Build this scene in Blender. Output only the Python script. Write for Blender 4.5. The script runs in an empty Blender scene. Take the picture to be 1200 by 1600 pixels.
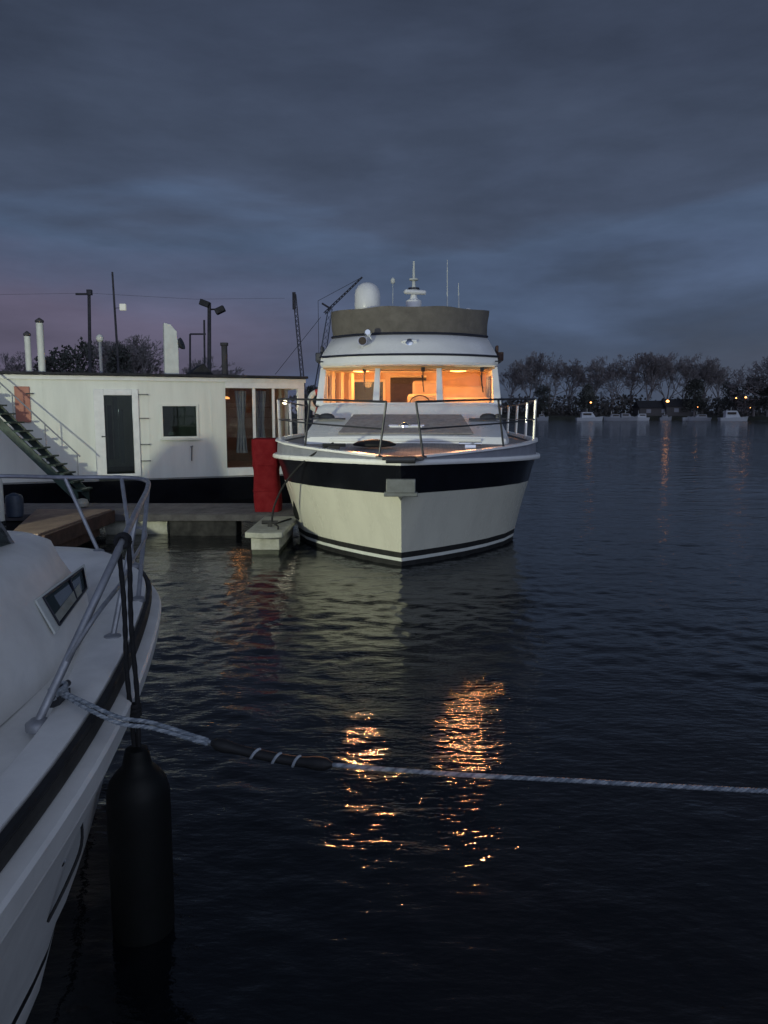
import bpy, math, random
import numpy as np
from mathutils import Vector, Matrix
R = math.radians
SC = bpy.context.scene
COL = SC.collection
random.seed(7); np.random.seed(7)

# ------------------------------------------------------------------ camera
H, F, TILT = 2.2, 1200.0, R(7.45)          # eye height, focal length in photo pixels, downward tilt
cam = bpy.data.objects.new('camera', bpy.data.cameras.new('camera')); COL.objects.link(cam)
cam.location = (0, 0, H); cam.rotation_euler = (R(90) - TILT, 0, 0)
cam.data.sensor_fit = 'VERTICAL'; cam.data.sensor_height = 36; cam.data.lens = 27.0
cam.data.clip_start = 0.05; cam.data.clip_end = 5000
SC.camera = cam
SC.view_settings.view_transform = 'Standard'; SC.view_settings.look = 'None'
SC.view_settings.exposure = 0.0; SC.view_settings.gamma = 1.0
SC.cycles.use_denoising = True
SC.cycles.max_bounces = 8; SC.cycles.transparent_max_bounces = 12
SC.cycles.sample_clamp_indirect = 6.0

def srgb(h):
    h = h.lstrip('#'); out = []
    for i in (0, 2, 4):
        c = int(h[i:i+2], 16) / 255
        out.append(c / 12.92 if c <= .04045 else ((c + .055) / 1.055) ** 2.4)
    return tuple(out) + (1,)

# ------------------------------------------------------------------ sky and sun
SUN_EL, SUN_AZ = R(16), R(155)             # the bright dawn side of the sky is behind the camera
w = bpy.data.worlds.new('World'); SC.world = w; w.use_nodes = True
nt = w.node_tree; nt.nodes.clear()
def N(t, **k):
    n = nt.nodes.new(t)
    for a, b in k.items(): setattr(n, a, b)
    return n
L = lambda a, b: nt.links.new(a, b)
def math_(op, a, b=None, c=None):
    n = N('ShaderNodeMath', operation=op)
    for i, v in enumerate((a, b, c)):
        if v is None: continue
        if isinstance(v, (int, float)): n.inputs[i].default_value = v
        else: L(v, n.inputs[i])
    return n.outputs[0]
tc = N('ShaderNodeTexCoord'); sp = N('ShaderNodeSeparateXYZ'); L(tc.outputs['Generated'], sp.inputs[0])
X, Y, Z = sp.outputs
mp = N('ShaderNodeMapping'); mp.inputs['Scale'].default_value = (1.25, 1.25, 4.6); mp.inputs['Location'].default_value = (3.1, .4, 1.3)
L(tc.outputs['Generated'], mp.inputs[0])
n1 = N('ShaderNodeTexNoise'); n1.inputs['Scale'].default_value = 1.75; n1.inputs['Detail'].default_value = 6; n1.inputs['Roughness'].default_value = .48
n1.inputs['Distortion'].default_value = .35
L(mp.outputs[0], n1.inputs['Vector'])
n2 = N('ShaderNodeTexNoise'); n2.inputs['Scale'].default_value = 3.6; n2.inputs['Detail'].default_value = 6; n2.inputs['Roughness'].default_value = .58
L(mp.outputs[0], n2.inputs['Vector'])
c1 = math_('SUBTRACT', n1.outputs[0], .5); c2 = math_('SUBTRACT', n2.outputs[0], .5)
el = math_('ADD', Z, math_('MULTIPLY', c1, .46))
ramp = N('ShaderNodeValToRGB'); L(math_('MULTIPLY', el, 1.0), ramp.inputs[0])
stops = [(0, '#484f60'), (.055, '#464f61'), (.105, '#445066'), (.150, '#4d5c77'), (.20, '#4f5f7a'), (.245, '#475268'), (.30, '#424c60'), (.40, '#3b4457'), (.56, '#373f51'), (1, '#333a4a')]
e = ramp.color_ramp.elements
while len(e) > 1: e.remove(e[-1])
e[0].position, e[0].color = stops[0][0], srgb(stops[0][1])
for p, h in stops[1:]:
    q = e.new(p); q.color = srgb(h)
# lilac tinge low in the sky to the left
lil = N('ShaderNodeMix', data_type='RGBA'); lil.inputs[7].default_value = srgb('#635c72')
lf = math_('MULTIPLY', N('ShaderNodeMapRange').outputs[0], 1.0)
mr1 = lf.node.inputs[0].links[0].from_node; L(math_('ADD', X, math_('MULTIPLY', c1, .35)), mr1.inputs[0])
for i, v in zip((1, 2, 3, 4), (.05, -.24, 0, 1)): mr1.inputs[i].default_value = v
mr2 = N('ShaderNodeMapRange'); L(math_('ADD', Z, math_('MULTIPLY', c1, .16)), mr2.inputs[0])
for i, v in zip((1, 2, 3, 4), (.20, .11, 0, .85)): mr2.inputs[i].default_value = v
L(math_('MULTIPLY', mr1.outputs[0], mr2.outputs[0]), lil.inputs[0]); L(ramp.outputs[0], lil.inputs[6])
var = math_('ADD', 1.0, math_('MULTIPLY', c2, .95))
vm = N('ShaderNodeVectorMath', operation='SCALE'); L(lil.outputs[2], vm.inputs[0]); L(var, vm.inputs['Scale'])
# brighter cloud cover on the dawn side, behind the camera
mr3 = N('ShaderNodeMapRange'); mr3.interpolation_type = 'SMOOTHSTEP'; L(Y, mr3.inputs[0])
for i, v in zip((1, 2, 3, 4), (.15, -.95, 1.0, 5.0)): mr3.inputs[i].default_value = v
vm2 = N('ShaderNodeVectorMath', operation='SCALE'); L(vm.outputs[0], vm2.inputs[0]); L(mr3.outputs[0], vm2.inputs['Scale'])
sky = N('ShaderNodeTexSky'); sky.sky_type = 'NISHITA'; sky.sun_disc = False
sky.sun_elevation = SUN_EL; sky.sun_rotation = SUN_AZ; sky.dust_density = 2.0
bg1 = N('ShaderNodeBackground'); L(sky.outputs[0], bg1.inputs[0]); bg1.inputs[1].default_value = .0012
bg2 = N('ShaderNodeBackground'); L(vm2.outputs[0], bg2.inputs[0]); bg2.inputs[1].default_value = .95
ad = N('ShaderNodeAddShader'); L(bg1.outputs[0], ad.inputs[0]); L(bg2.outputs[0], ad.inputs[1])
wo = N('ShaderNodeOutputWorld'); L(ad.outputs[0], wo.inputs[0])

sun = bpy.data.objects.new('sun', bpy.data.lights.new('sun', 'SUN')); COL.objects.link(sun)
sun.data.energy = .47; sun.data.angle = R(75); sun.data.color = (.92, .97, 1.0)
sd = Vector((math.sin(SUN_AZ) * math.cos(SUN_EL), math.cos(SUN_AZ) * math.cos(SUN_EL), math.sin(SUN_EL)))
sun.rotation_euler = (-sd).to_track_quat('-Z', 'Y').to_euler(); sun.location = (2, -8, 12)

# ------------------------------------------------------------------ pixel -> point helpers (photo pixel plus a real distance or height)
def ang(v): return math.atan((v - 800) / F) + TILT
def atY(u, v, y):
    z = H - y * math.tan(ang(v)); d = y * math.cos(TILT) + (H - z) * math.sin(TILT)
    return Vector(((u - 600) / F * d, y, z))
def atZ(u, v, z): return atY(u, v, (H - z) / math.tan(ang(v)))

# ------------------------------------------------------------------ materials
def mat(name, col, rough=.5, metal=0, var=.12, scale=6, bump=0, bscale=40, spec=.5, emit=None, est=0, stretch=(1, 1, 1), dark=None, coat=0):
    m = bpy.data.materials.new(name); m.use_nodes = True
    t = m.node_tree; b = t.nodes['Principled BSDF']
    if isinstance(col, str): col = srgb(col)
    col = tuple(col[:3]) + (1,)
    b.inputs['Roughness'].default_value = rough; b.inputs['Metallic'].default_value = metal
    b.inputs['Specular IOR Level'].default_value = spec; b.inputs['Coat Weight'].default_value = coat
    tcx = t.nodes.new('ShaderNodeTexCoord'); mpx = t.nodes.new('ShaderNodeMapping'); mpx.inputs['Scale'].default_value = stretch
    t.links.new(tcx.outputs['Object'], mpx.inputs[0])
    if var:
        n = t.nodes.new('ShaderNodeTexNoise'); n.inputs['Scale'].default_value = scale; n.inputs['Detail'].default_value = 8; n.inputs['Roughness'].default_value = .65
        t.links.new(mpx.outputs[0], n.inputs['Vector'])
        cr = t.nodes.new('ShaderNodeValToRGB'); t.links.new(n.outputs[0], cr.inputs[0])
        d = dark if dark else tuple(c * (1 - 2.2 * var) for c in col[:3])
        if isinstance(d, str): d = srgb(d)
        cr.color_ramp.elements[0].position = .3; cr.color_ramp.elements[0].color = tuple(d[:3]) + (1,)
        cr.color_ramp.elements[1].position = .62; cr.color_ramp.elements[1].color = col
        t.links.new(cr.outputs[0], b.inputs['Base Color'])
        mr = t.nodes.new('ShaderNodeMapRange'); t.links.new(n.outputs[0], mr.inputs[0])
        mr.inputs[1].default_value = .3; mr.inputs[2].default_value = .7
        mr.inputs[3].default_value = min(1, rough * 1.25); mr.inputs[4].default_value = rough * .85
        t.links.new(mr.outputs[0], b.inputs['Roughness'])
    else: b.inputs['Base Color'].default_value = col
    if bump:
        n2 = t.nodes.new('ShaderNodeTexNoise'); n2.inputs['Scale'].default_value = bscale; n2.inputs['Detail'].default_value = 5
        t.links.new(mpx.outputs[0], n2.inputs['Vector'])
        bp = t.nodes.new('ShaderNodeBump'); bp.inputs['Strength'].default_value = bump; bp.inputs['Distance'].default_value = .02
        t.links.new(n2.outputs[0], bp.inputs['Height']); t.links.new(bp.outputs[0], b.inputs['Normal'])
    if emit:
        b.inputs['Emission Color'].default_value = srgb(emit) if isinstance(emit, str) else tuple(emit[:3]) + (1,)
        b.inputs['Emission Strength'].default_value = est
    return m
def planks(name, c1, c2, width=.14, axis=0, rough=.8):
    m = mat(name, c1, rough, var=.25, scale=3, bump=.3, bscale=25, dark=c2)
    t = m.node_tree; b = t.nodes['Principled BSDF']
    wv = t.nodes.new('ShaderNodeTexWave'); wv.inputs['Scale'].default_value = .314 / width; wv.bands_direction = 'XYZ'[axis]; wv.wave_profile = 'SAW'
    tcx = [n for n in t.nodes if n.type == 'TEX_COORD'][0]; t.links.new(tcx.outputs['Object'], wv.inputs[0])
    mr = t.nodes.new('ShaderNodeMapRange'); t.links.new(wv.outputs[1], mr.inputs[0])
    mr.inputs[1].default_value = .0; mr.inputs[2].default_value = .08; mr.inputs[3].default_value = .25; mr.inputs[4].default_value = 1
    mx = t.nodes.new('ShaderNodeMix'); mx.data_type = 'RGBA'; mx.blend_type = 'MULTIPLY'; mx.inputs[0].default_value = 1
    src = b.inputs['Base Color'].links[0].from_socket
    t.links.new(src, mx.inputs[6]); t.links.new(mr.outputs[0], mx.inputs[7]); t.links.new(mx.outputs[2], b.inputs['Base Color'])
    return m
def glass(name, tint=(.95, .97, 1), refl=1.0, rough=.02):
    m = bpy.data.materials.new(name); m.use_nodes = True
    t = m.node_tree; t.nodes.clear()
    o = t.nodes.new('ShaderNodeOutputMaterial'); mx = t.nodes.new('ShaderNodeMixShader')
    tr = t.nodes.new('ShaderNodeBsdfTransparent'); tr.inputs[0].default_value = tuple(tint) + (1,)
    gl = t.nodes.new('ShaderNodeBsdfGlossy'); gl.inputs['Roughness'].default_value = rough
    fr = t.nodes.new('ShaderNodeFresnel'); fr.inputs[0].default_value = 1.5
    mu = t.nodes.new('ShaderNodeMath'); mu.operation = 'MULTIPLY'; mu.inputs[1].default_value = refl; t.links.new(fr.outputs[0], mu.inputs[0])
    t.links.new(mu.outputs[0], mx.inputs[0]); t.links.new(tr.outputs[0], mx.inputs[1]); t.links.new(gl.outputs[0], mx.inputs[2])
    t.links.new(mx.outputs[0], o.inputs[0])
    return m
M = dict(
    gel=mat('white_gelcoat', (.80, .80, .79), .28, var=.05, scale=2.5, bump=.02, bscale=3),
    gel2=mat('weathered_gelcoat', (.85, .84, .81), .42, var=.11, scale=2.2, bump=.04, bscale=9),
    cream=mat('cream_hull_paint', (.60, .59, .50), .25, var=.06, scale=2.4, stretch=(1, 1, .3)),
    black=mat('black_hull_paint', (.008, .009, .013), .22, var=.2, scale=3),
    antifoul=mat('dark_antifouling', (.012, .013, .013), .7, var=.3),
    greyband=mat('grey_bulwark_paint', (.22, .23, .27), .4, var=.1),
    teak=planks('weathered_teak', (.33, .31, .305), (.24, .225, .22), .06, 0),
    hatchgrey=mat('grey_brown_nonslip', (.36, .325, .31), .8, var=.15, scale=10, bump=.15, bscale=90),
    canvas=mat('taupe_canvas', (.155, .14, .12), .9, var=.14, scale=3.5, bump=.45, bscale=7),
    rubber=mat('black_rubber', (.012, .012, .013), .6, var=.2),
    trim=mat('dark_trim', (.016, .018, .03), .4, var=.1),
    steel=mat('polished_steel', (.62, .62, .64), .22, 1, var=.08),
    darksteel=mat('dull_steel', (.045, .047, .055), .45, .3, var=.1),
    galv=mat('galvanised_tube', (.36, .37, .40), .42, .5, var=.15, scale=14),
    litsteel=mat('lamplit_steel', (.75, .72, .66), .3, .9, var=.06),  # pale warm tone holds the cabin light falling on the side stanchions
    wood=mat('varnished_wood', (.62, .36, .17), .4, var=.12, scale=4, stretch=(1, 1, .15)),
    headliner=mat('cream_headliner', (.78, .66, .48), .7, var=.04),
    curtain=mat('curtain_cloth', (.78, .60, .40), .9, var=.1, scale=12, stretch=(1, 1, .08)),
    seat=mat('seat_leather', (.55, .40, .26), .6, var=.06),
    darkin=mat('dark_interior', (.05, .035, .028), .7, var=.2),
    brownin=mat('brown_panelling', (.12, .06, .04), .6, var=.2, scale=3, stretch=(1, 1, .2)),
    pane=glass('clear_glass', (.94, .96, .97), .9),
    darkpane=glass('tinted_glass', (.42, .48, .47), .55),
    housewhite=mat('houseboat_white_paint', (.70, .72, .66), .55, var=.055, scale=2.6, bump=.06, bscale=6, stretch=(1.6, 1.6, .22)),
    frame=mat('white_frame_paint', (.76, .77, .76), .45, var=.06),
    roof=mat('roof_felt', (.03, .03, .035), .9, var=.3, bump=.2),
    orange=mat('orange_panel', (.42, .175, .125), .6, var=.08),
    green=mat('dark_green_paint', (.02, .05, .035), .5, var=.3, dark=(.012, .02, .016)),
    deckgrey=planks('grey_dock_boards', (.13, .12, .125), (.07, .066, .07), .14, 0),
    deckbrown=planks('brown_dock_boards', (.24, .17, .13), (.15, .10, .08), .14, 1),
    rust=mat('rusty_brown_timber', (.07, .036, .027), .85, var=.35, scale=5, bump=.3, dark=(.035, .022, .018)),
    concrete=mat('pale_concrete', (.34, .34, .30), .8, var=.22, scale=5, bump=.25, bscale=30, dark=(.20, .205, .17)),
    algae=mat('wet_algae_band', (.05, .055, .035), .5, var=.3),
    red=mat('red_tarpaulin', (.15, .005, .009), .8, spec=.2, var=.12, scale=6, bump=.3, bscale=8),
    fender=mat('black_fender_vinyl', (.006, .007, .007), .55, var=.25, scale=5, spec=.25),
    rope=mat('white_blue_rope', (.40, .43, .46), .85, var=.25, scale=40, dark=(.12, .15, .19)),
    ropedark=mat('blue_grey_strand', (.20, .23, .27), .85, var=.2, scale=40),
    blackrope=mat('black_rope', (.012, .012, .014), .9, var=.2, scale=40),
    pole=mat('weathered_pole', (.055, .052, .058), .8, var=.2),
    bark=mat('hazed_bare_bark', (.25, .225, .225), .95, var=.25, scale=2),  # lightened and greyed to carry the dusk haze in its colour
    needle=mat('hazed_evergreen_leaf', (.085, .09, .078), .9, var=.3, scale=1.5),  # paler than the leaf itself, haze included in the tone
    shrub=mat('hazed_winter_brush', (.085, .078, .074), .95, var=.35, scale=.8),  # brush tone raised for haze as well
    grass=mat('bank_grass', (.035, .038, .026), .95, var=.35, scale=.4, bump=.3, bscale=2),
    lamp_amber=mat('amber_lamp', (1, .6, .25), .5, var=0, emit=(1, .40, .11), est=6),
    lamp_pendant=mat('pendant_glow', (1, .6, .25), .5, var=0, emit=(1, .40, .11), est=1.6),
    lamp_bay=mat('bay_lamp_glow', (1, .95, .8), .5, var=0, emit=(1, .88, .60), est=3.0),
    lamp_warm=mat('warm_ceiling_lamp', (1, .7, .35), .5, var=0, emit=(1, .42, .11), est=420),
    lamp_white=mat('white_lamp', (1, .95, .8), .5, var=0, emit=(1, .88, .60), est=8),
    lamp_dim=mat('dim_lamp_glass', (.72, .72, .62), .4, var=0, emit=(.85, .84, .66), est=.28),
    chrome=mat('chrome', (.75, .76, .78), .12, 1, var=0),
    plate=mat('galvanised_plate', (.20, .21, .20), .5, .4, var=.15, scale=9),
    pink=mat('life_ring_red', (.45, .05, .04), .6, var=.1),
    blue=mat('dark_blue_plastic', (.03, .045, .075), .5, var=.15),
    gapblack=mat('gap_shade_black', (.006, .006, .007), .8, var=.1),  # near-black for the void between the floats, shade put into colour
    boatfar=mat('far_boat_paint', (.27, .28, .31), .5, var=.1),
    boatwhite=mat('far_white_boat_paint', (.50, .52, .55), .5, var=.1),
    brick=mat('far_wall', (.09, .085, .085), .9, var=.15),
    signwhite=mat('white_board', (.62, .64, .60), .6, var=.07),
)

# ------------------------------------------------------------------ mesh helpers
OFF = {}
class MB:
    def __init__(s): s.v = []; s.f = []; s.m = []
    def add(s, vs, fs, m=0):
        o = len(s.v); s.v += [tuple(p) for p in vs]
        for f in fs: s.f.append(tuple(o + i for i in f)); s.m.append(m)
        return s
    def box(s, c, d, rz=0, m=0, rot=None):
        q = rot or Matrix.Rotation(rz, 3, 'Z')
        vs = [Vector(c) + q @ Vector((a * d[0] / 2, b * d[1] / 2, e_ * d[2] / 2)) for a in (-1, 1) for b in (-1, 1) for e_ in (-1, 1)]
        return s.add(vs, [(0, 1, 3, 2), (4, 6, 7, 5), (0, 4, 5, 1), (2, 3, 7, 6), (0, 2, 6, 4), (1, 5, 7, 3)], m)
    def tube(s, pts, r, n=8, m=0, caps=True):
        pts = [Vector(p) for p in pts]; k = len(pts)
        rs = r if isinstance(r, (list, tuple)) else [r] * k
        t0 = (pts[1] - pts[0]).normalized()
        nrm = t0.orthogonal().normalized(); vs = []
        for i in range(k):
            t = (pts[min(i + 1, k - 1)] - pts[max(i - 1, 0)]).normalized()
            nrm = (nrm - t * nrm.dot(t))
            nrm = nrm.normalized() if nrm.length > 1e-6 else t.orthogonal().normalized()
            b = t.cross(nrm)
            for j in range(n):
                a = 2 * math.pi * j / n
                vs.append(pts[i] + (nrm * math.cos(a) + b * math.sin(a)) * rs[i])
        fs = [(i * n + j, i * n + (j + 1) % n, (i + 1) * n + (j + 1) % n, (i + 1) * n + j) for i in range(k - 1) for j in range(n)]
        if caps: fs += [tuple(range(n - 1, -1, -1)), tuple((k - 1) * n + j for j in range(n))]
        return s.add(vs, fs, m)
    def lathe(s, c, prof, n=24, m=0, axis=(0, 0, 1), scale=(1, 1)):
        q = Vector((0, 0, 1)).rotation_difference(Vector(axis)).to_matrix(); vs = []
        for (r, z) in prof:
            for j in range(n):
                a = 2 * math.pi * j / n
                vs.append(Vector(c) + q @ Vector((r * math.cos(a) * scale[0], r * math.sin(a) * scale[1], z)))
        k = len(prof)
        fs = [(i * n + j, i * n + (j + 1) % n, (i + 1) * n + (j + 1) % n, (i + 1) * n + j) for i in range(k - 1) for j in range(n)]
        fs += [tuple(range(n - 1, -1, -1)), tuple((k - 1) * n + j for j in range(n))]
        return s.add(vs, fs, m)
    def loft(s, rings, closed=True, caps=(False, False), m=0, ms=None):
        n = len(rings[0]); vs = [p for r in rings for p in r]; o = len(s.v)
        s.v += [tuple(p) for p in vs]
        for i in range(len(rings) - 1):
            for j in range(n if closed else n - 1):
                k = (j + 1) % n
                s.f.append((o + i * n + j, o + i * n + k, o + (i + 1) * n + k, o + (i + 1) * n + j)); s.m.append(ms[i] if ms else m)
        if caps[0]: s.f.append(tuple(o + j for j in range(n - 1, -1, -1))); s.m.append(ms[0] if ms else m)
        if caps[1]: s.f.append(tuple(o + (len(rings) - 1) * n + j for j in range(n))); s.m.append(ms[-1] if ms else m)
        return s
    def prism(s, poly, z0, z1, m=0):
        n = len(poly)
        vs = [(p[0], p[1], z0) for p in poly] + [(p[0], p[1], z1) for p in poly]
        fs = [tuple(range(n - 1, -1, -1)), tuple(range(n, 2 * n))] + [(i, (i + 1) % n, n + (i + 1) % n, n + i) for i in range(n)]
        return s.add(vs, fs, m)
    def slab(s, quad, th, m=0):            # a quad given a thickness along its normal
        q = [Vector(p) for p in quad]; n = (q[1] - q[0]).cross(q[3] - q[0]).normalized() * th
        vs = q + [p + n for p in q]
        return s.add(vs, [(3, 2, 1, 0), (4, 5, 6, 7), (0, 1, 5, 4), (1, 2, 6, 5), (2, 3, 7, 6), (3, 0, 4, 7)], m)
    def build(s, name, mats, parent=None, smooth=35, bevel=0, local=False, fix=True):
        me = bpy.data.meshes.new(name)
        off = OFF.get(parent.name, Vector((0, 0, 0))) if (parent and not local) else Vector((0, 0, 0))
        me.from_pydata([Vector(p) - off for p in s.v] if off.length else s.v, [], s.f)
        for mm in (mats if isinstance(mats, (list, tuple)) else [mats]): me.materials.append(mm)
        me.polygons.foreach_set('material_index', s.m)
        if fix:
            import bmesh
            bm = bmesh.new(); bm.from_mesh(me); bmesh.ops.recalc_face_normals(bm, faces=bm.faces); bm.to_mesh(me); bm.free()
        if smooth:
            me.polygons.foreach_set('use_smooth', [True] * len(me.polygons)); me.set_sharp_from_angle(angle=R(smooth))
        me.update()
        o = bpy.data.objects.new(name, me); COL.objects.link(o)
        if parent: o.parent = parent; OFF[o.name] = OFF.get(parent.name, Vector((0, 0, 0)))
        if bevel:
            bv = o.modifiers.new('bevel', 'BEVEL'); bv.width = bevel; bv.segments = 2; bv.limit_method = 'ANGLE'; bv.angle_limit = R(40)
        return o
def tag(o, label=None, cat=None, group=None, kind=None):
    for k, v in (('label', label), ('category', cat), ('group', group), ('kind', kind)):
        if v: o[k] = v
    return o
def thing(name, loc, label, cat, rz=0, group=None, local=False):
    o = bpy.data.objects.new(name, None); COL.objects.link(o)
    o.location = loc; o.rotation_euler = (0, 0, rz); o.empty_display_size = .2
    OFF[o.name] = Vector((0, 0, 0)) if local else Vector(loc)
    return tag(o, label, cat, group)
def single(mb, name, mats, base, label, cat, group=None, kind=None, **k):     # a thing that is one mesh, origin at its base
    base = Vector(base); mb.v = [tuple(Vector(p) - base) for p in mb.v]
    o = mb.build(name, mats, None, **k); o.location = base
    return tag(o, label, cat, group, kind)
def copy_thing(o, loc, rz, scale, label, group=None):
    c = o.copy(); COL.objects.link(c); c.location = loc; c.rotation_euler = (0, 0, rz); c.scale = scale
    c['label'] = label
    if group: c['group'] = group
    for ch in list(o.children):
        d = ch.copy(); COL.objects.link(d); d.parent = c
    return c
def crom(pts, k=6):                         # Catmull-Rom through the points
    P = [Vector(p) for p in pts]; out = []
    for i in range(len(P) - 1):
        a, b, c, d = P[max(i - 1, 0)], P[i], P[i + 1], P[min(i + 2, len(P) - 1)]
        for j in range(k):
            t = j / k
            out.append(.5 * ((2 * b) + (c - a) * t + (2 * a - 5 * b + 4 * c - d) * t * t + (3 * b - a - 3 * c + d) * t ** 3))
    return out + [P[-1]]

# ------------------------------------------------------------------ WATER
def make_water():
    rows = list(np.geomspace(.7, 70, 1250)) + list(np.geomspace(70.6, 900, 130))
    ys = np.array(rows); cols = np.linspace(-1, 1, 620); cols = np.sign(cols) * (np.abs(cols) * .72 + .5 * np.abs(cols) ** 3)
    Yg = np.repeat(ys[:, None], len(cols), 1); Xg = Yg * cols[None, :]
    Yg = Yg + 0
    dy = np.gradient(ys)[:, None] * np.ones_like(Xg); dx = Yg * np.gradient(cols)[None, :]
    sp_ = np.maximum(dy, dx)
    rng = np.random.RandomState(11); Zg = np.zeros_like(Xg)
    gust = np.zeros_like(Xg)
    for i in range(9):
        lam = rng.uniform(2.5, 9); a = rng.uniform(0, 2 * math.pi)
        gust += np.sin(2 * math.pi / lam * (Xg * math.cos(a) * .55 + Yg * math.sin(a)) + rng.uniform(0, 6.28))
    gust = np.clip(.95 + .16 * gust, .4, 1.6)
    nW = 70; lams = np.geomspace(.10, 1.9, nW)
    slope_total = .050
    wt = np.exp(-((np.log(lams) - math.log(.27)) / .8) ** 2); wt += .5 * np.exp(-((np.log(lams) - math.log(1.3)) / .3) ** 2); wt /= math.sqrt((wt ** 2).sum() / 2)
    for lam, s_ in zip(lams, wt * slope_total):
        a = R(76) + rng.normal(0, .85); k = 2 * math.pi / lam
        ph = rng.uniform(0, 6.28)
        fade = np.clip(lam / (sp_ * 3.2) - .6, 0, 1)
        px = Xg * math.cos(a) + Yg * math.sin(a)
        # warp the phase a little so crests stay short
        wx = .30 * lam * np.sin(2 * math.pi * (Xg * math.sin(a) - Yg * math.cos(a)) / (lam * rng.uniform(2.2, 4.5)) + rng.uniform(0, 6.28))
        Zg += fade * (s_ / k) * np.sin(k * (px + wx) + ph)
    Zg *= gust
    Zg *= np.clip((900 - Yg) / 400, 0, 1)
    nr, nc = Xg.shape
    co = np.stack([Xg, Yg, Zg], -1).reshape(-1, 3)
    idx = np.arange(nr * nc).reshape(nr, nc)
    q = np.stack([idx[:-1, :-1], idx[:-1, 1:], idx[1:, 1:], idx[1:, :-1]], -1).reshape(-1, 4)
    n0 = len(co); y0, y1 = .7, 900; c = cols[-1]
    ex = np.array([(-1500, -400, -.12), (1500, -400, -.12), (1500, 1500, -.12), (-1500, 1500, -.12)])
    co = np.concatenate([co, ex]); q = np.concatenate([q, np.array([(0, 1, 2, 3)]) + n0])
    me = bpy.data.meshes.new('water'); me.vertices.add(len(co)); me.vertices.foreach_set('co', co.astype(np.float32).ravel())
    me.loops.add(q.size); me.loops.foreach_set('vertex_index', q.astype(np.int32).ravel())
    me.polygons.add(len(q)); me.polygons.foreach_set('loop_start', np.arange(0, q.size, 4, dtype=np.int32))
    me.update(calc_edges=True); me.validate()
    me.polygons.foreach_set('use_smooth', [True] * len(me.polygons))
    m = bpy.data.materials.new('harbour_water'); m.use_nodes = True; t = m.node_tree; b = t.nodes['Principled BSDF']
    b.inputs['Base Color'].default_value = (.004, .0055, .0075, 1); b.inputs['IOR'].default_value = 1.45
    b.inputs['Roughness'].default_value = .05
    tcx = t.nodes.new('ShaderNodeTexCoord'); mpx = t.nodes.new('ShaderNodeMapping'); mpx.inputs['Scale'].default_value = (.75, 1.6, 1)
    t.links.new(tcx.outputs['Object'], mpx.inputs[0])
    na = t.nodes.new('ShaderNodeTexNoise'); na.inputs['Scale'].default_value = 1.1; na.inputs['Detail'].default_value = 4; na.inputs['Roughness'].default_value = .55
    nb = t.nodes.new('ShaderNodeTexNoise'); nb.inputs['Scale'].default_value = 13; nb.inputs['Detail'].default_value = 4
    for n in (na, nb): t.links.new(mpx.outputs[0], n.inputs['Vector'])
    sx_ = t.nodes.new('ShaderNodeSeparateXYZ'); t.links.new(tcx.outputs['Object'], sx_.inputs[0])    # sheltered basin near the boats, more chop out in the channel
    mc = t.nodes.new('ShaderNodeMapRange'); t.links.new(sx_.outputs[1], mc.inputs[0])
    for i_, v_ in zip((1, 2, 3, 4), (9, 90, .12, 1)): mc.inputs[i_].default_value = v_
    b1 = t.nodes.new('ShaderNodeBump'); t.links.new(mc.outputs[0], b1.inputs['Strength']); b1.inputs['Distance'].default_value = .16
    b2 = t.nodes.new('ShaderNodeBump'); b2.inputs['Strength'].default_value = 1; b2.inputs['Distance'].default_value = .0056
    t.links.new(na.outputs[0], b1.inputs['Height']); t.links.new(nb.outputs[0], b2.inputs['Height'])
    t.links.new(b1.outputs[0], b2.inputs['Normal']); t.links.new(b2.outputs[0], b.inputs['Normal'])
    me.materials.append(m)
    o = bpy.data.objects.new('water', me); COL.objects.link(o); tag(o, kind='structure')
make_water()

# ------------------------------------------------------------------ far land
def bank(name, front, back_y, z, m):
    mb = MB(); a = []; b = []; c = []; d = []
    pts = crom(front, 5)
    for i, p in enumerate(pts):
        j = .25 * math.sin(i * 1.7) + .2 * math.sin(i * .9)
        a.append((p.x, p.y + j, -.3)); b.append((p.x, p.y + 1.2 + j, z * .6)); c.append((p.x, p.y + 5, z)); d.append((p.x, back_y, z + .5))
    mb.loft([a, b, c, d], closed=False)
    return tag(mb.build(name, m), kind='structure')
bank('far_shore', [(-40, 208, 0), (0, 205, 0), (40, 199, 0), (80, 197, 0), (120, 186, 0), (170, 180, 0), (260, 185, 0), (400, 190, 0)], 600, 1.1, M['grass'])
bank('harbour_bank', [(-300, 44, 0), (-120, 42, 0), (-50, 43, 0), (-20, 46, 0), (-6.2, 50, 0), (-7, 70, 0)], 180, 1.0, M['grass'])

# ------------------------------------------------------------------ MOTOR YACHT (local frame: y runs aft from the stem at the waterline, x to the right of the picture)
yacht = thing('motor_yacht', (.25, 10.8, 0), 'large cream motor yacht moored bow on, cabin windows glowing orange, taupe canvas around its flybridge', 'yacht', R(-3), local=True)
def d_half(t, t0=-.45, span=3.0, full=2.24, p=1.95):
    s = max(0, min(1, (t - t0) / span)); h = full * (1 - (1 - s) ** p)
    if t > 8: h -= .25 * ((t - 8) / 5) ** 2
    return h
def w_half(t): return d_half(t, 0, 2.75, 1.9, 1.75)
def rub_z(t): return 1.52 - .06 * min(1, max(0, (t + .45) / 3))
def cap_z(t): return 1.555 + .17 * min(1, max(0, (t + .45) / 2.8)) ** .8
LEN = 13.2
stn = [0, .008, .02, .04, .07, .1, .14, .18, .22, .27, .33, .4, .5, .65, .8, 1]
levels = [(-.5, 6), (.0, 3), (.075, 1), (.125, 2), (.21, 0), (.5, 0), (.8, 0), (1.07, 4), (1.3, 4), (1.5, 4)]   # z, material of the strip above
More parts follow.
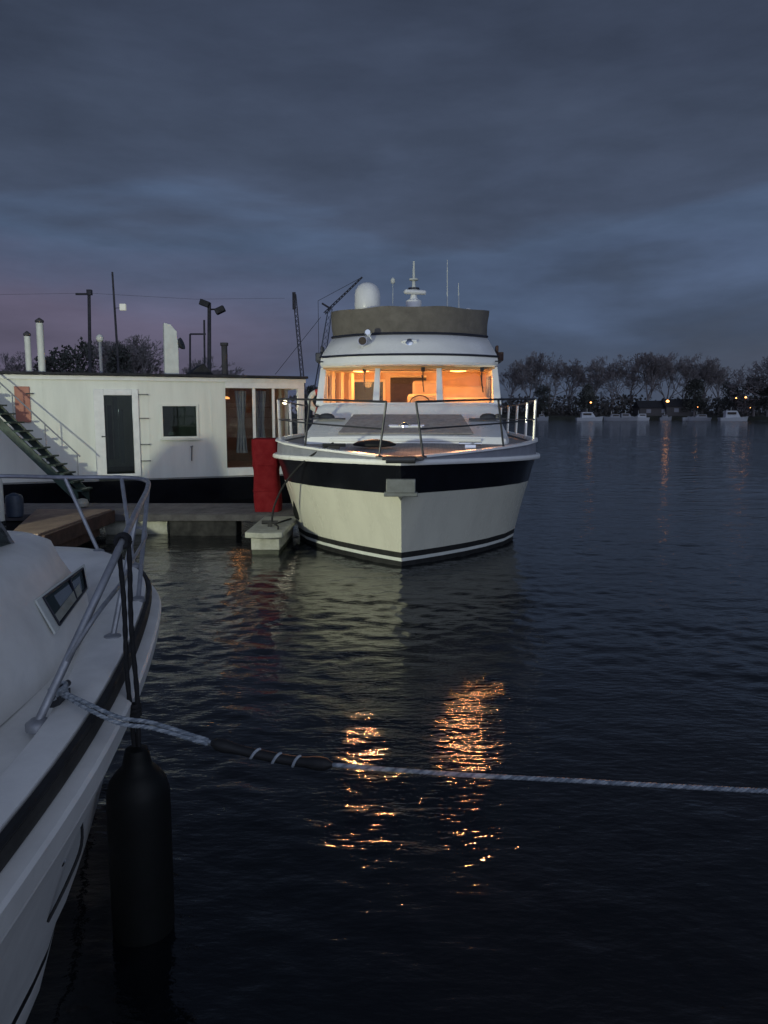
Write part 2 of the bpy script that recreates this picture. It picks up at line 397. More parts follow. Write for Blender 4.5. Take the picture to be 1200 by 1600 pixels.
def hull_ring(z, side=0):
    q = max(0, min(1, z / 1.5)); t0 = -.45 * q ** 1.25
    pts = []
    for s in stn:
        t = t0 + s * (LEN - t0)
        zz = z if z < 1.49 else rub_z(t)
        if 1.0 < z < 1.2: zz = z - .03 * min(1, max(0, t / 3))
        hw = w_half(t - t0) ; hd = d_half(t - t0 - .45)
        flare = q ** 1.15
        h = hw * (1 - flare) + hd * flare
        if z < 0: h *= .82
        if s == 0: h = 0
        pts.append((h, t, zz))
    return [(-x, y, zz) for x, y, zz in reversed(pts)] + [(x, y, zz) for x, y, zz in pts[1:]]
hb = MB(); hb.loft([hull_ring(z) for z, _ in levels], closed=False, ms=[1, 1, 2, 1, 0, 0, 0, 3, 3])
hull = hb.build('hull', [M['cream'], M['antifoul'], M['signwhite'], M['black']], yacht, smooth=50, fix=False)
tr = MB(); rr = [hull_ring(z) for z, _ in levels]
tr.add([r[0] for r in rr] + [r[-1] for r in rr], [tuple(range(len(rr))) + tuple(range(2 * len(rr) - 1, len(rr) - 1, -1))]); tr.build('transom', M['cream'], yacht)
ts = [-.45 + (LEN + .45) * s for s in stn]
def edge(fx, fz):
    L_ = [(-fx(t), t, fz(t)) for t in ts]; return list(reversed(L_)) + [(fx(t), t, fz(t)) for t in ts[1:]]
def strip(name, m, prof):                    # sweep a small profile (dx outward, dz) along the sheer
    mb = MB(); mb.loft([edge(lambda t, a=a: max(0, d_half(t) + a) , lambda t, b=b: b(t)) for a, b in prof], closed=False)
    return mb.build(name, m, yacht, smooth=40, fix=False)
def rz(o): return lambda t: rub_z(t) + o
def cz(o): return lambda t: cap_z(t) + o
def edge_fwd(off, fz):                       # the sheer line pushed outwards, at the stem pushed forwards
    L_ = []
    for t in ts:
        h = d_half(t); sl = (d_half(t + .02) - h) / .02; n = Vector((1, -sl)).normalized()
        L_.append((max(0, h + off * n.x) if t > -.449 else 0, t + off * n.y, fz(t)))
    return [(-x, y, z) for x, y, z in reversed(L_)] + L_[1:]
def strip2(name, m, prof, parent=yacht, **k):
    mb = MB(); mb.loft([edge_fwd(a, b) for a, b in prof], closed=False); return mb.build(name, m, parent, smooth=40, fix=True, **k)
strip2('rub_rail', M['gel'], [(-.02, rz(-.045)), (.05, rz(-.04)), (.065, rz(-.02)), (.065, rz(.012)), (.05, rz(.03)), (-.02, rz(.035))])
strip2('bulwark', M['greyband'], [(-.005, rz(.03)), (-.02, cz(-.005)), (-.06, cz(-.005)), (-.06, rz(.0))])
strip2('gunwale_cap', M['gel'], [(-.005, cz(-.01)), (.02, cz(0)), (.015, cz(.028)), (-.09, cz(.032)), (-.095, cz(-.02))])
dk = MB(); rows_ = []
for t in ts:
    h = max(0, d_half(t) - .05); z = cap_z(t) - .05
    rows_.append([(h * a, t + (.06 if t < -.4 else 0), z + .03 * (1 - a * a)) for a in (-1, -.6, -.2, .2, .6, 1)])
dk.loft(rows_, closed=False); dk.build('deck', M['teak'], yacht, fix=False)

# trunk cabin under the windscreen
TW = 1.74
def xsec(t, z, w_, r=.16):
    return [(-w_, t, 1.55), (-w_, t, z - r), (-w_ + r * .3, t, z - r * .3), (-w_ + r, t, z), (0, t, z + .025), (w_ - r, t, z), (w_ - r * .3, t, z - r * .3), (w_, t, z - r), (w_, t, 1.55)]
tk = MB()
tk.loft([[(x * .93, 1.93, min(z, 1.70)) for x, _, z in xsec(0, 1.7, TW, .06)], xsec(1.98, 1.78, TW * .965, .1), xsec(2.3, 1.86, TW, .12), xsec(3.15, 2.06, TW), xsec(3.45, 2.11, TW), xsec(3.62, 2.25, TW), xsec(3.74, 2.335, TW), xsec(9.2, 2.335, TW)], closed=False, caps=(True, True))
tk.build('trunk_cabin', M['gel'], yacht, smooth=40)
ht = MB(); zt = lambda t: 1.86 + (t - 2.3) * (2.06 - 1.86) / .85 + .028
ht.slab([(-1.13, 2.06, 1.83), (1.13, 2.06, 1.83), (.98, 3.3, zt(3.3) + .01), (-.98, 3.3, zt(3.3) + .01)], .02)
hatch_pad = ht.build('foredeck_hatch_pad', M['hatchgrey'], yacht, bevel=.008)
st = MB(); st.box((0, 1.95, 1.735), (2.5, .08, .05)); st.box((0, 3.36, 2.125), (2.05, .1, .035)); st.build('hatch_coaming', M['gel'], yacht, bevel=.01)
hh = MB(); hh.box((.0, 2.42, 1.945), (.56, .07, .035)); hb_ = hh.build('hatch_handle', M['gel'], hatch_pad, bevel=.01)
hh = MB(); hh.lathe((-.02, 2.48, 1.93), [(.11, 0), (.11, .04), (.06, .08), (0.01, .09)], 16); hh.box((.2, 2.5, 1.95), (.22, .06, .05)); hh.box((-.22, 2.5, 1.95), (.16, .06, .05)); hh.build('hatch_latch', M['chrome'], hatch_pad)
for sx in (-1, 1):                           # chromed cowl fittings on the shoulders
    v_ = MB(); cx = sx * 1.42
    v_.box((cx, 3.02, 2.07), (.62, .14, .03), rz=sx * .12); v_.lathe((cx + .02 * sx, 3.02, 2.08), [(.15, 0), (.14, .04), (.1, .075), (.03, .09)], 18, scale=(1, .6))
    v_.lathe((cx + .2 * sx, 3.02, 2.09), [(.07, 0), (.07, .05), (.02, .07)], 14)
    v_.build('deck_cowl', M['darksteel'], yacht)

# wheelhouse: windscreen of three panes, pillars, sides
BZ, TZ = 2.335, 3.03
xb = [-1.70, -.60, .60, 1.70]; xt = [-1.66, -.585, .585, 1.66]
tb = [4.02, 3.76, 3.76, 4.02]; tt = [4.34, 4.12, 4.12, 4.34]
def wp(i, f, off=0): return Vector((xb[i] + (xt[i] - xb[i]) * f, tb[i] + (tt[i] - tb[i]) * f + off, BZ + (TZ - BZ) * f))
for i in range(3):
    a, b, c, d = wp(i, .02), wp(i + 1, .02), wp(i + 1, .98), wp(i, .98)
    mb = MB(); mb.slab([a, b, c, d], .006)
    pn = mb.build('windscreen_pane', M['pane'], yacht)
    fr = MB()
    for p, q in ((a, b), (b, c), (c, d), (d, a)): fr.tube([p, q], .018, 6)
    fr.build('pane_gasket', M['trim'], pn)
    wi = MB(); top = (c + d) / 2 + Vector((.28, -.03, -.03)); wi.tube([top, top + Vector((.0, -.06, -.30))], .012, 6); wi.box(top + Vector((0, -.02, .01)), (.07, .06, .08)); wi.tube([top + Vector((-.02, -.07, -.1)), top + Vector((.02, -.13, -.42))], .012, 5)
    wi.build('windscreen_wiper', M['rubber'], pn)
for i in range(4):
    mb = MB(); wd = .064 if i in (1, 2) else .072
    s_ = 1 if i > 1 else -1
    mb.slab([wp(i, 0) + Vector((-wd, -.03, 0)), wp(i, 0) + Vector((wd, -.03, 0)), wp(i, 1) + Vector((wd * .8, -.03, 0)), wp(i, 1) + Vector((-wd * .8, -.03, 0))], -.07)
    mb.build('windscreen_pillar', M['gel'], yacht, bevel=.012)
sl = MB(); sl.tube([wp(0, 0) + Vector((0, .01, 0)), wp(1, 0), wp(2, 0), wp(3, 0) + Vector((0, .01, 0))], .035, 8); sl.build('windscreen_sill', M['gel'], yacht)
hd = MB(); hd.tube([wp(0, 1.0), wp(1, 1.0), wp(2, 1.0), wp(3, 1.0)], .04, 8); hd.build('windscreen_header', M['wood'], yacht)
for s_ in (-1, 1):                           # side walls with lit windows
    wl = MB(); x = s_ * 1.71
    wl.box((x, 6.7, 2.40), (.05, 5.4, .13)); wl.box((x * .985, 6.8, 2.99), (.05, 5.0, .12))
    for t in (5.05, 6.3, 7.6, 9.15): wl.box((x * .993, t, 2.70), (.05, .14, .50))
    wl.build('wheelhouse_side', M['gel'], yacht, bevel=.006)
    for t, l in ((4.66, .6), (5.68, 1.1), (6.95, 1.15), (8.38, 1.4)):
        p = MB(); p.box((x * .993, t, 2.70), (.008, l, .47)); p.build('side_window', M['pane'], yacht)
    hr = MB(); hr.tube([(s_ * 1.78, t, 3.16) for t in (4.3, 9)], .015, 6)
    for t in (4.3, 5.8, 7.4, 9): hr.tube([(s_ * 1.66, t, 3.16), (s_ * 1.78, t, 3.16)], .012, 6)
    hr.build('roof_grab_rail', M['darksteel'], yacht)
bk = MB(); bk.box((-1.15, 9.2, 2.45), (1.1, .06, 1.3)); bk.box((1.0, 9.2, 2.45), (1.4, .06, 1.3)); bk.box((-.15, 9.2, 2.96), (.9, .06, .2)); bk.build('aft_bulkhead', M['gel'], yacht)

# interior seen through the glass
it = MB(); it.box((0, 6.5, 2.05), (3.3, 5.2, .04)); it.build('cabin_sole', M['wood'], yacht)
it = MB(); it.box((0, 6.7, 3.06), (3.30, 5.1, .03)); it.build('headliner', M['headliner'], yacht)
it = MB(); it.box((0, 4.37, 3.017), (3.2, .015, .06)); it.build('lamp_hiding_pelmet', M['darkin'], yacht)  # strip added to hide the downlights from eye level
it = MB(); it.box((0, 4.35, 2.30), (3.2, .95, .05)); it.build('dashboard', M['seat'], yacht, bevel=.02)
it = MB()                                     # panelled bulkhead across the saloon
it.box((1.0, 6.25, 2.58), (1.3, .05, .98)); it.box((-1.48, 6.25, 2.58), (.32, .05, .98)); it.box((-.95, 6.25, 2.98), (.8, .05, .2)); it.box((-.95, 6.25, 2.24), (.8, .05, .30)); it.box((-.50, 6.25, 2.58), (.12, .05, .98)); it.box((-.05, 6.25, 3.02), (.8, .05, .08))
it.build('saloon_bulkhead', M['wood'], yacht)
it = MB()
for a, b, c, d in ((-.95, 2.39, .8, .05), (-.95, 2.87, .8, .05), (-1.33, 2.63, .05, .5), (-.57, 2.63, .05, .5)): it.box((a, 6.22, b), (c, .05, d))
iw = it.build('inner_window', M['headliner'], yacht)
it = MB(); it.box((-.95, 6.27, 2.63), (.8, .01, .5)); it.build('inner_window_pane', M['darkpane'], iw)
for k, x in enumerate((-1.55, -1.40, -1.22)):
    it = MB(); rows_ = []
    pts = [(x + .05 * math.sin(a * 2.4), 4.75 + .35 * k + .02 * a, 0) for a in range(9)]
    it.loft([[(p[0], p[1], 2.34) for p in pts], [(p[0] * 1.0, p[1], 3.0) for p in pts]], closed=False); it.build('curtain', M['curtain'], yacht)
it = MB(); it.box((.28, 4.95, 2.4), (.62, .45, .3)); it.box((.34, 5.22, 2.62), (.55, .12, .42)); it.build('helm_seat', M['seat'], yacht, bevel=.06)
it = MB(); it.box((1.15, 5.6, 2.36), (1.0, .9, .25)); it.box((1.15, 6.08, 2.58), (1.0, .14, .34)); it.build('saloon_sofa', M['seat'], yacht, bevel=.05)
it = MB(); it.tube([Vector((.22 + .2 * math.cos(a_ * math.pi / 12), 4.62 + .12 * math.sin(a_ * math.pi / 12), 2.36 + .16 * math.sin(a_ * math.pi / 12))) for a_ in range(25)], .014, 6); it.tube([(.03, 4.62, 2.36), (.41, 4.62, 2.36)], .012, 6); it.tube([(.22, 4.62, 2.36), (.22, 4.8, 2.25)], .02, 6); it.build('steering_wheel', M['darkin'], yacht)
it = MB(); it.box((-.08, 8.9, 2.55), (1.3, .05, 1.0)); it.build('pane_reflection_panel', M['darkin'], yacht)  # dark panel standing in for the grey reflection in the centre pane
for x, t in ((-1.0, 4.60), (-.70, 4.52), (-.40, 4.52), (-.08, 4.50), (.98, 4.56), (1.24, 4.60), (1.48, 4.66)):      # recessed halogen downlights
    it = MB(); it.lathe((x, t, 3.043), [(.062, 0), (.062, -.012), (.046, -.014)], 16); cl = it.build('downlight', M['chrome'], yacht)
    it = MB(); it.lathe((x, t, 3.03), [(.044, 0), (.044, -.004), (.03, -.010), (.01, -.012)], 14); it.build('halogen_lens', M['lamp_warm'], cl)
    ld = bpy.data.lights.new('glint_beam', 'SPOT'); ld.energy = 2800 if x < 0 else 900; ld.color = (1, .40, .15); ld.spot_size = R(17.5); ld.spot_blend = .5; ld.shadow_soft_size = .10   # beam added for the orange glints on the water, thrown forward through the windscreen
    lo = bpy.data.objects.new('glint_beam', ld); COL.objects.link(lo); lo.parent = yacht; lo.location = (x, t, 2.945); lo.rotation_euler = Vector((.190 if x < 0 else .04, -1, -.225)).to_track_quat('-Z', 'Y').to_euler()
for x, t in ((-.9, 7.4), (.9, 7.4), (1.0, 5.3), (-1.0, 5.3)):  # front pair added as fill to brighten the cabin
    it = MB(); it.lathe((x, t, 3.04), [(.17, 0), (.16, -.02), (.06, -.03)], 18); cl = it.build('ceiling_lamp', M['lamp_amber'], yacht)
    ld = bpy.data.lights.new('cabin_light', 'POINT'); ld.energy = 34 if t > 6 else 13; ld.color = (1, .42, .12); ld.shadow_soft_size = .10
    lo = bpy.data.objects.new('cabin_light', ld); COL.objects.link(lo); lo.parent = yacht; lo.location = (x, t, 2.85)

# roof brow, flybridge coaming and canvas
def arc(w_, t_mid, t_side, z, n=13, back=None, zs=None):
    pts = []
    for i in range(n):
        a = -1 + 2 * i / (n - 1); pts.append((w_ * a, t_mid + (t_side - t_mid) * abs(a) ** 2.4, z + (0 if zs is None else zs * a * a)))
    if back: pts = [(-w_ * .97, back, z + (0 if zs is None else zs))] + pts + [(w_ * .97, back, z + (0 if zs is None else zs))]
    return pts
br = MB(); B = 9.5
br.loft([arc(1.66, 4.0, 4.5, 3.06, back=B), arc(1.72, 3.72, 4.42, 3.07, back=B), arc(1.73, 3.70, 4.4, 3.12, back=B), arc(1.72, 3.72, 4.42, 3.235, back=B)], closed=True, caps=(True, False)); br.build('roof_brow', M['gel'], yacht, smooth=30)
b2_ = MB(); b2_.loft([arc(1.735, 3.71, 4.41, 3.235, back=B), arc(1.745, 3.695, 4.395, 3.25, back=B), arc(1.735, 3.71, 4.41, 3.275, back=B)], closed=True); b2_.build('brow_trim', M['trim'], yacht)
b3 = MB(); b3.loft([arc(1.715, 3.75, 4.45, 3.275, back=B), arc(1.63, 3.94, 4.68, 3.47, back=B), arc(1.55, 4.12, 4.92, 3.66, back=B)], closed=True, caps=(False, True)); b3.build('flybridge_coaming', M['gel'], yacht, smooth=60)
b4 = MB(); b4.loft([arc(1.56, 4.10, 4.90, 3.655, back=8.2), arc(1.575, 4.085, 4.885, 3.675, back=8.2), arc(1.56, 4.1, 4.9, 3.70, back=8.2)], closed=True, caps=(True, True)); b4.build('coaming_trim', M['trim'], yacht)
cv = MB(); rings = []
for k in range(7):
    f = k / 6; ring = arc(1.545 + .035 * f, 4.12 - .02 * f, 4.95 - .02 * f, 3.70 + .475 * f, n=25, back=8.0)
    rings.append([(x + .008 * math.sin(i * 2.1 + k), y + .010 * math.sin(i * 1.3 + k * 1.9), z + (.012 * math.sin(i * .8) if k == 6 else 0)) for i, (x, y, z) in enumerate(ring)])
top = [(x * .97, y + .05, z - .0) for x, y, z in rings[-1]]; inn = [(x * .9, y + .2, z - .03) for x, y, z in rings[-1]]
cv.loft(rings + [top, inn], closed=True, caps=(False, True)); cv.build('flybridge_canvas', M['canvas'], yacht, smooth=50)
# fittings on the coaming
fx = MB(); fx.box((.02, 4.0, 3.47), (.30, .06, .17), rot=Matrix.Rotation(R(38), 3, 'X')); hl = fx.build('roof_light', M['gel'], yacht, bevel=.02)
fx = MB(); fx.lathe((.02, 3.955, 3.49), [(.07, 0), (.075, .02), (.05, .035)], 16, axis=(0, -.85, .5)); fx.build('light_lens', M['chrome'], hl)
fx = MB(); fx.lathe((-.86, 3.9, 3.52), [(.085, 0), (.09, .05), (.06, .13), (.03, .17)], 18, axis=(0, 1, .1)); fx.tube([(-.86, 3.97, 3.5), (-.84, 4.1, 3.4)], .025, 8); s1 = fx.build('search_light', M['chrome'], yacht)
fx = MB(); fx.lathe((-.86, 3.892, 3.52), [(.075, 0), (.07, -.006)], 18, axis=(0, 1, .1)); fx.build('search_light_glass', M['darkin'], s1)
fx = MB(); fx.lathe((-.76, 3.98, 3.66), [(.05, 0), (.07, .06), (.05, .10)], 14, axis=(0, -1, .2)); fx.tube([(-.76, 4.0, 3.66), (-.66, 4.15, 3.5)], .02, 6); fx.build('air_horn', M['chrome'], yacht)
for s_ in (-1, 1):
    fx = MB(); fx.box((s_ * 1.79, 4.75, 3.27), (.12, .35, .17)); fx.box((s_ * 1.73, 4.75, 3.42), (.05, .25, .13)); fx.build('navigation_light', M['rust'] if s_ > 0 else M['trim'], yacht, bevel=.015)

# arch with radar, dome and aerials
ar = MB(); ar.box((.3, 6.6, 4.30), (2.7, .35, .07))
for x in (-1.0, 1.5): ar.box((x, 6.7, 3.95), (.1, .3, .68))
arch = ar.build('radar_arch', M['gel'], yacht, bevel=.02)
dm = MB(); dm.lathe((-.96, 6.55, 4.335), [(.2, 0), (.24, .05), (.27, .09), (.28, .14), (.285, .40), (.265, .50), (.21, .60), (.12, .66), (.02, .68)], 28); dm.build('satellite_dome', M['gel'], yacht, smooth=50)
rd = MB(); cx = .06
rd.lathe((cx, 6.55, 4.335), [(.14, 0), (.15, .08), (.175, .22), (.17, .28), (.10, .31), (.07, .36), (.07, .40)], 20); rd.build('radar_pedestal', M['gel'], yacht)
rd = MB(); rd.box((cx + .03, 6.5, 4.79), (.50, .13, .10), rz=.35); rd.build('radar_scanner', M['gel'], yacht, bevel=.04)
rd = MB(); rd.lathe((cx - .0, 6.6, 4.84), [(.11, 0), (.11, .05), (.05, .06), (.035, .14), (.035, .2), (.10, .22), (.10, .25), (.03, .27), (.02, .62)], 14, m=0); rd.build('mast_head', M['signwhite'], yacht)
rd = MB(); rd.lathe((cx, 6.6, 4.855), [(.125, 0), (.125, .04)], 14); rd.build('mast_collar', M['trim'], yacht)
for x, z1 in ((.80, 5.5), (1.05, 5.0)):
    rd = MB(); rd.tube([(x, 6.6, 4.33), (x, 6.62, 4.5), (x - .01, 6.64, z1)], [.022, .016, .007], 6); rd.build('whip_aerial', M['signwhite'], yacht)
rd = MB(); rd.lathe((1.25, 6.5, 4.335), [(.09, 0), (.09, .06), (.04, .1)], 14); rd.build('gps_mushroom', M['gel'], yacht)
rd = MB(); rd.tube([(-.4, 6.62, 4.33), (-.4, 6.62, 5.0)], .006, 5); rd.lathe((-.4, 6.62, 5.0), [(.035, 0), (.05, .03), (.05, .09), (.02, .12)], 10); rd.build('anchor_light', M['signwhite'], yacht)

# bow rails
def sheer(t, s_, inset=.07): return Vector((s_ * (d_half(t) - inset), t, cap_z(t) + .02))
for s_ in (-1, 1):
    posts = [(-.32, .30, -.37, .20, 2.33), (.95, None, .80, None, 2.38), (2.2, None, 2.15, None, 2.40), (3.5, None, 3.5, None, 2.36), (5.0, None, 5.0, None, 2.33), (6.6, None, 6.6, None, 2.32), (8.3, None, 8.3, None, 2.31)]
    tops = []; mids = []
    for tb_, bx, tt_, tx, z in posts:
        b = sheer(max(tb_, -.2), s_); b.x = s_ * (bx if bx else abs(b.x)); b.y = tb_
        tp = Vector((s_ * (tx if tx else d_half(tt_) - .05), tt_, z)); tops.append(tp); mids.append(b.lerp(tp, .5))
        mb = MB(); mb.tube([b, tp], .0155 if tb_ < 2 else .026, 8); mb.lathe(b - Vector((0, 0, .02)), [(.05, 0), (.05, .02), (.02, .03)], 12)  # side posts drawn thicker to include their glow
        mb.build('stanchion', M['darksteel'] if tb_ < 2 else M['litsteel'], yacht)  # side posts take the lit copy of the steel
    mb = MB(); mb.tube(crom(tops, 5), .0155, 8); mb.build('bow_rail', M['darksteel'], yacht)
    mb = MB(); mb.tube(crom(mids, 5), .012, 6); mb.build('lower_rail', M['darksteel'], yacht)
# anchor plate at the stem, roller, cleats, windlass
an = MB(); an.box((0, -.42, 1.20), (.40, .10, .19)); an.box((0, -.40, 1.085), (.46, .12, .06)); an.add([(-.04, -.47, 1.06), (.04, -.47, 1.06), (0, -.42, .99), (-.04, -.36, 1.06), (.04, -.36, 1.06)], [(0, 1, 2), (1, 4, 2), (4, 3, 2), (3, 0, 2), (0, 3, 4, 1)]); an.build('stem_anchor_plate', M['plate'], yacht, bevel=.01)
an = MB(); an.box((.03, -.40, 1.575), (.56, .22, .05)); an.lathe((-.2, -.5, 1.56), [(.05, 0), (.05, .4)], 12, axis=(1, 0, 0)); an.build('bow_roller', M['darksteel'], yacht, bevel=.01)
for x, t in ((-1.02, .55), (1.0, .75)):
    an = MB(); z = cap_z(t) + .0
    an.box((x, t, z + .03), (.16, .06, .07)); an.tube([(x - .17, t, z + .08), (x + .17, t, z + .08)], .025, 8); an.build('deck_cleat', M['rubber'] if x < 0 else M['chrome'], yacht)
an = MB(); an.lathe((-.45, 1.0, 1.66), [(.10, 0), (.20, .02), (.21, .05), (.15, .09), (.03, .12)], 16, scale=(1.6, .9)); an.build('covered_windlass', M['rubber'], yacht)
lb = MB(); ring = [(-1.92 + .2 * math.cos(a * math.pi / 8), 5.6, 2.42 + .2 * math.sin(a * math.pi / 8)) for a in range(17)]
lb.tube(ring, .06, 10); rgl = lb.build('life_ring', M['signwhite'], yacht)
for a in (3, 11):
    lb = MB(); lb.tube(ring[a:a + 3], .064, 10); lb.build('ring_band', M['pink'], rgl)

# ------------------------------------------------------------------ HOUSEBOAT (local frame: x along the wall to the right, y away behind it)
HB = Vector((-8.65, 17.3, 0)); HRZ = math.atan2(2.7, 6.62)
house = thing('houseboat', HB, 'white flat roofed houseboat with a black hull behind the pontoon', 'houseboat', HRZ, local=True)
def hbx(u): k = (u - 600) / F; return (17.3 * k + 8.65) / (.926 - .378 * k)
def hbxy(u, y): k = (u - 600) / F; return (17.3 * k + 8.65 + y * (.926 * k + .378)) / (.926 - .378 * k)
def hbz(u, v): return H - (17.3 + .378 * hbx(u)) * math.tan(ang(v))
X0, X1, DEP = -5.5, 7.12, 4.4
xw = 5.1
wl = MB(); TH = .1
dx0, dx1, dz0, dz1 = 2.07, 2.97, .66, 2.66
wx0, wx1, wz0, wz1 = 3.56, 4.40, 1.58, 2.35
ZB, ZT = .60, 3.02
def wbox(a, b, c, d): wl.box(((a + b) / 2, TH / 2, (c + d) / 2), (b - a, TH, d - c))
wbox(X0, dx0, ZB, ZT); wbox(dx0, dx1, dz1, ZT); wbox(dx1, wx0, ZB, ZT); wbox(wx0, wx1, ZB, wz0); wbox(wx0, wx1, wz1, ZT); wbox(wx1, xw, ZB, ZT)
wl.box((X0 + .05, DEP / 2 + .1, 1.8), (.1, DEP - .2, 2.4)); wl.box(((X0 + X1) / 2, DEP, 1.8), (X1 - X0, .1, 2.4)); wl.box((X1 - .05, DEP * .66, 1.8), (.1, DEP * .6, 2.4))
wl.build('wall', M['housewhite'], house, smooth=0)
fz = MB(); fz.box(((xw + X1) / 2, .04, 2.90), (X1 - xw, .12, .24)); fz.box((X1 - .08, .05, 1.75), (.16, .14, 2.06)); fz.box(((xw + X1) / 2, .04, .70), (X1 - xw, .12, .2))
fz.box((5.82, .05, 1.8), (.07, .08, 1.96)); fz.box((6.32, .05, 1.8), (.06, .08, 1.96)); fz.box((X1 - .06, .9, 2.9), (.12, 1.6, .24)); fz.box((X1 - .06, .9, .7), (.12, 1.6, .2))
fz.build('glazed_bay_frame', M['frame'], house, bevel=.008)
for a, b in ((xw + .0, 5.785), (5.855, 6.29), (6.35, X1 - .16)):
    p = MB(); p.box(((a + b) / 2, .06, 1.8), (b - a, .008, 1.96)); p.build('bay_window', M['pane'], house)
rf = MB(); rf.box(((X0 + X1) / 2, DEP / 2 - .05, 3.06), (X1 - X0 + .14, DEP + .25, .06)); rf.box((1.0, 2.4, 3.12), (4.5, 2.5, .06)); rf.box((6.0, 2.2, 3.12), (1.3, 1.2, .1)); rf.build('roof', M['roof'], house, bevel=.01)
for x_ in (-3.6, -1.2, .95, 3.25, 4.75):
    sm = MB(); sm.box((x_, -.004, 1.78), (.035, .012, 2.3)); sm.build('panel_joint', M['housewhite'], house)
fa = MB(); fa.box(((X0 + X1) / 2, -.035, 2.975), (X1 - X0 + .06, .05, .09)); fa.build('roof_fascia', M['frame'], house)
hu = MB(); rings = []
for z, o in ((-.3, -.1), (.2, .05), (.5, .22), (.585, .25), (.595, .05)):
    rings.append([(X0 - .2 - o, -o, z), (X1 + o, -o, z), (X1 + .5 + o, DEP * .5, z), (X1 + o, DEP + o, z), (X0 - .2 - o, DEP + o, z)])
hu.loft(rings, caps=(True, True)); hu.build('hull', M['black'], house, smooth=20)
# the entrance door
df = MB()
for a, b, c, d in ((dx0 - .04, dx0 + .19, dz0, dz1 + .06), (dx1 - .08, dx1 + .06, dz0, dz1 + .06), (dx0 + .19, dx1 - .08, dz1 - .08, dz1 + .06), (dx0 + .19, dx1 - .08, dz0, dz0 + .07)):
    df.box(((a + b) / 2, .02, (c + d) / 2), (b - a, .16, d - c))
door = df.build('door', M['frame'], house, bevel=.01)
p = MB(); p.box(((dx0 + dx1) / 2, .05, (dz0 + dz1) / 2), (dx1 - dx0 - .1, .01, dz1 - dz0 - .1)); p.build('door_pane', M['darkpane'], door)
p = MB(); p.box((dx0 + .12, -.07, 1.62), (.03, .03, .03)); p.tube([(dx0 + .11, -.09, 1.62), (dx0 + .22, -.09, 1.62)], .012, 6); p.build('door_handle', M['darksteel'], door)
p = MB()
for k in range(4): p.box((dx0 + .2 + .13 * k, .5 + .04 * (k % 2), 1.6 + .1 * (k % 3)), (.1, .05, 1.5 - .2 * (k % 2)))
p.build('door_reflection_strips', M['greyband'], house)  # grey strips standing in for the vertical reflections in the door pane
wf = MB()
for a, b, c, d in ((wx0 - .03, wx0 + .02, wz0 - .03, wz1 + .03), (wx1 - .02, wx1 + .03, wz0 - .03, wz1 + .03), (wx0 + .02, wx1 - .02, wz1 - .02, wz1 + .03), (wx0 + .02, wx1 - .02, wz0 - .03, wz0 + .02)):
    wf.box(((a + b) / 2, .03, (c + d) / 2), (b - a, .13, d - c))
wf.box(((wx0 + wx1) / 2 , -.05, wz0 - .05), (wx1 - wx0 + .1, .1, .03)); win = wf.build('window', M['housewhite'], house, bevel=.006)
p = MB(); p.box(((wx0 + wx1) / 2, .06, (wz0 + wz1) / 2), (wx1 - wx0 - .02, .008, wz1 - wz0 - .02)); p.build('window_pane', M['darkpane'], win)
p = MB(); p.lathe((wx0 + .26, .2, wz0 + .02), [(.05, 0), (.1, .03), (.09, .09), (.03, .13)], 12); p.build('sill_ornament', M['signwhite'], house)
# orange panel, rungs, hook
p = MB(); p.box(((hbx(30) + hbx(52)) / 2, -.02, 2.36), (hbx(52) - hbx(30) + .02, .05, .80)); op = p.build('orange_shutter', M['orange'], house, bevel=.006)
p = MB(); p.box((hbx(53), -.06, 2.60), (.16, .03, .025)); p.build('shutter_hook', M['pole'], op)
for z in (2.60, 2.04, 1.42, 1.03):
    p = MB(); x = hbx(220) + .02; p.tube([(x, -.01, z), (x, -.09, z), (x + .2, -.09, z), (x + .2, -.01, z)], .014, 6); p.build('ladder_rung', M['plate'], house)
p = MB(); x = hbx(300); p.tube([(x - .03, -.03, 1.34), (x + .03, -.03, 1.36), (x, -.05, 1.34), (x - .01, -.04, 1.0)], .016, 6); p.build('hook_bar', M['plate'], house)
# interior of the glazed end
p = MB(); p.box((6.0, 2.6, 1.8), (2.0, .05, 2.3)); p.box((5.0, 1.4, 1.8), (.05, 2.4, 2.3)); p.box((6.1, 1.3, .79), (2.0, 2.4, .05)); p.box((6.0, 1.4, 2.98), (2.2, 2.4, .03)); p.build('brown_lining', M['brownin'], house)
p = MB()
for x, w_ in ((5.55, .3), (6.05, .32)): 
    pts = [(x - w_ / 2 + w_ * a / 10, .35 + .04 * math.sin(a * 2.2), 0) for a in range(11)]
    p.loft([[(q[0], q[1], 1.15) for q in pts], [((q[0] - x) * .55 + x, q[1], 1.9) for q in pts], [(q[0], q[1], 2.72) for q in pts]], closed=False)
p.build('tied_curtain', M['greyband'], house)
p = MB(); p.lathe((5.22, .55, 2.52), [(.10, 0), (.08, .04), (.03, .06)], 16); pl = p.build('pendant_lamp', M['lamp_pendant'], house)
p = MB(); p.lathe((6.72, .42, 2.44), [(.02, -.06), (.06, -.03), (.06, .03), (.02, .06)], 14); p.build('bay_lamp', M['lamp_bay'], house)
for loc, en, c in (((5.6, 1.2, 2.5), 7, (1, .42, .12)), ((6.72, .25, 2.40), 5, (1, .9, .62)), ((2.5, 1.6, 2.2), 13, (.9, 1, .93))):  # last one is an added fill behind the door, no lamp there
    ld = bpy.data.lights.new('lamp_and_fill_light', 'POINT'); ld.energy = en; ld.color = c; ld.shadow_soft_size = .06
    lo = bpy.data.objects.new('lamp_and_fill_light', ld); COL.objects.link(lo); lo.parent = house; lo.location = loc
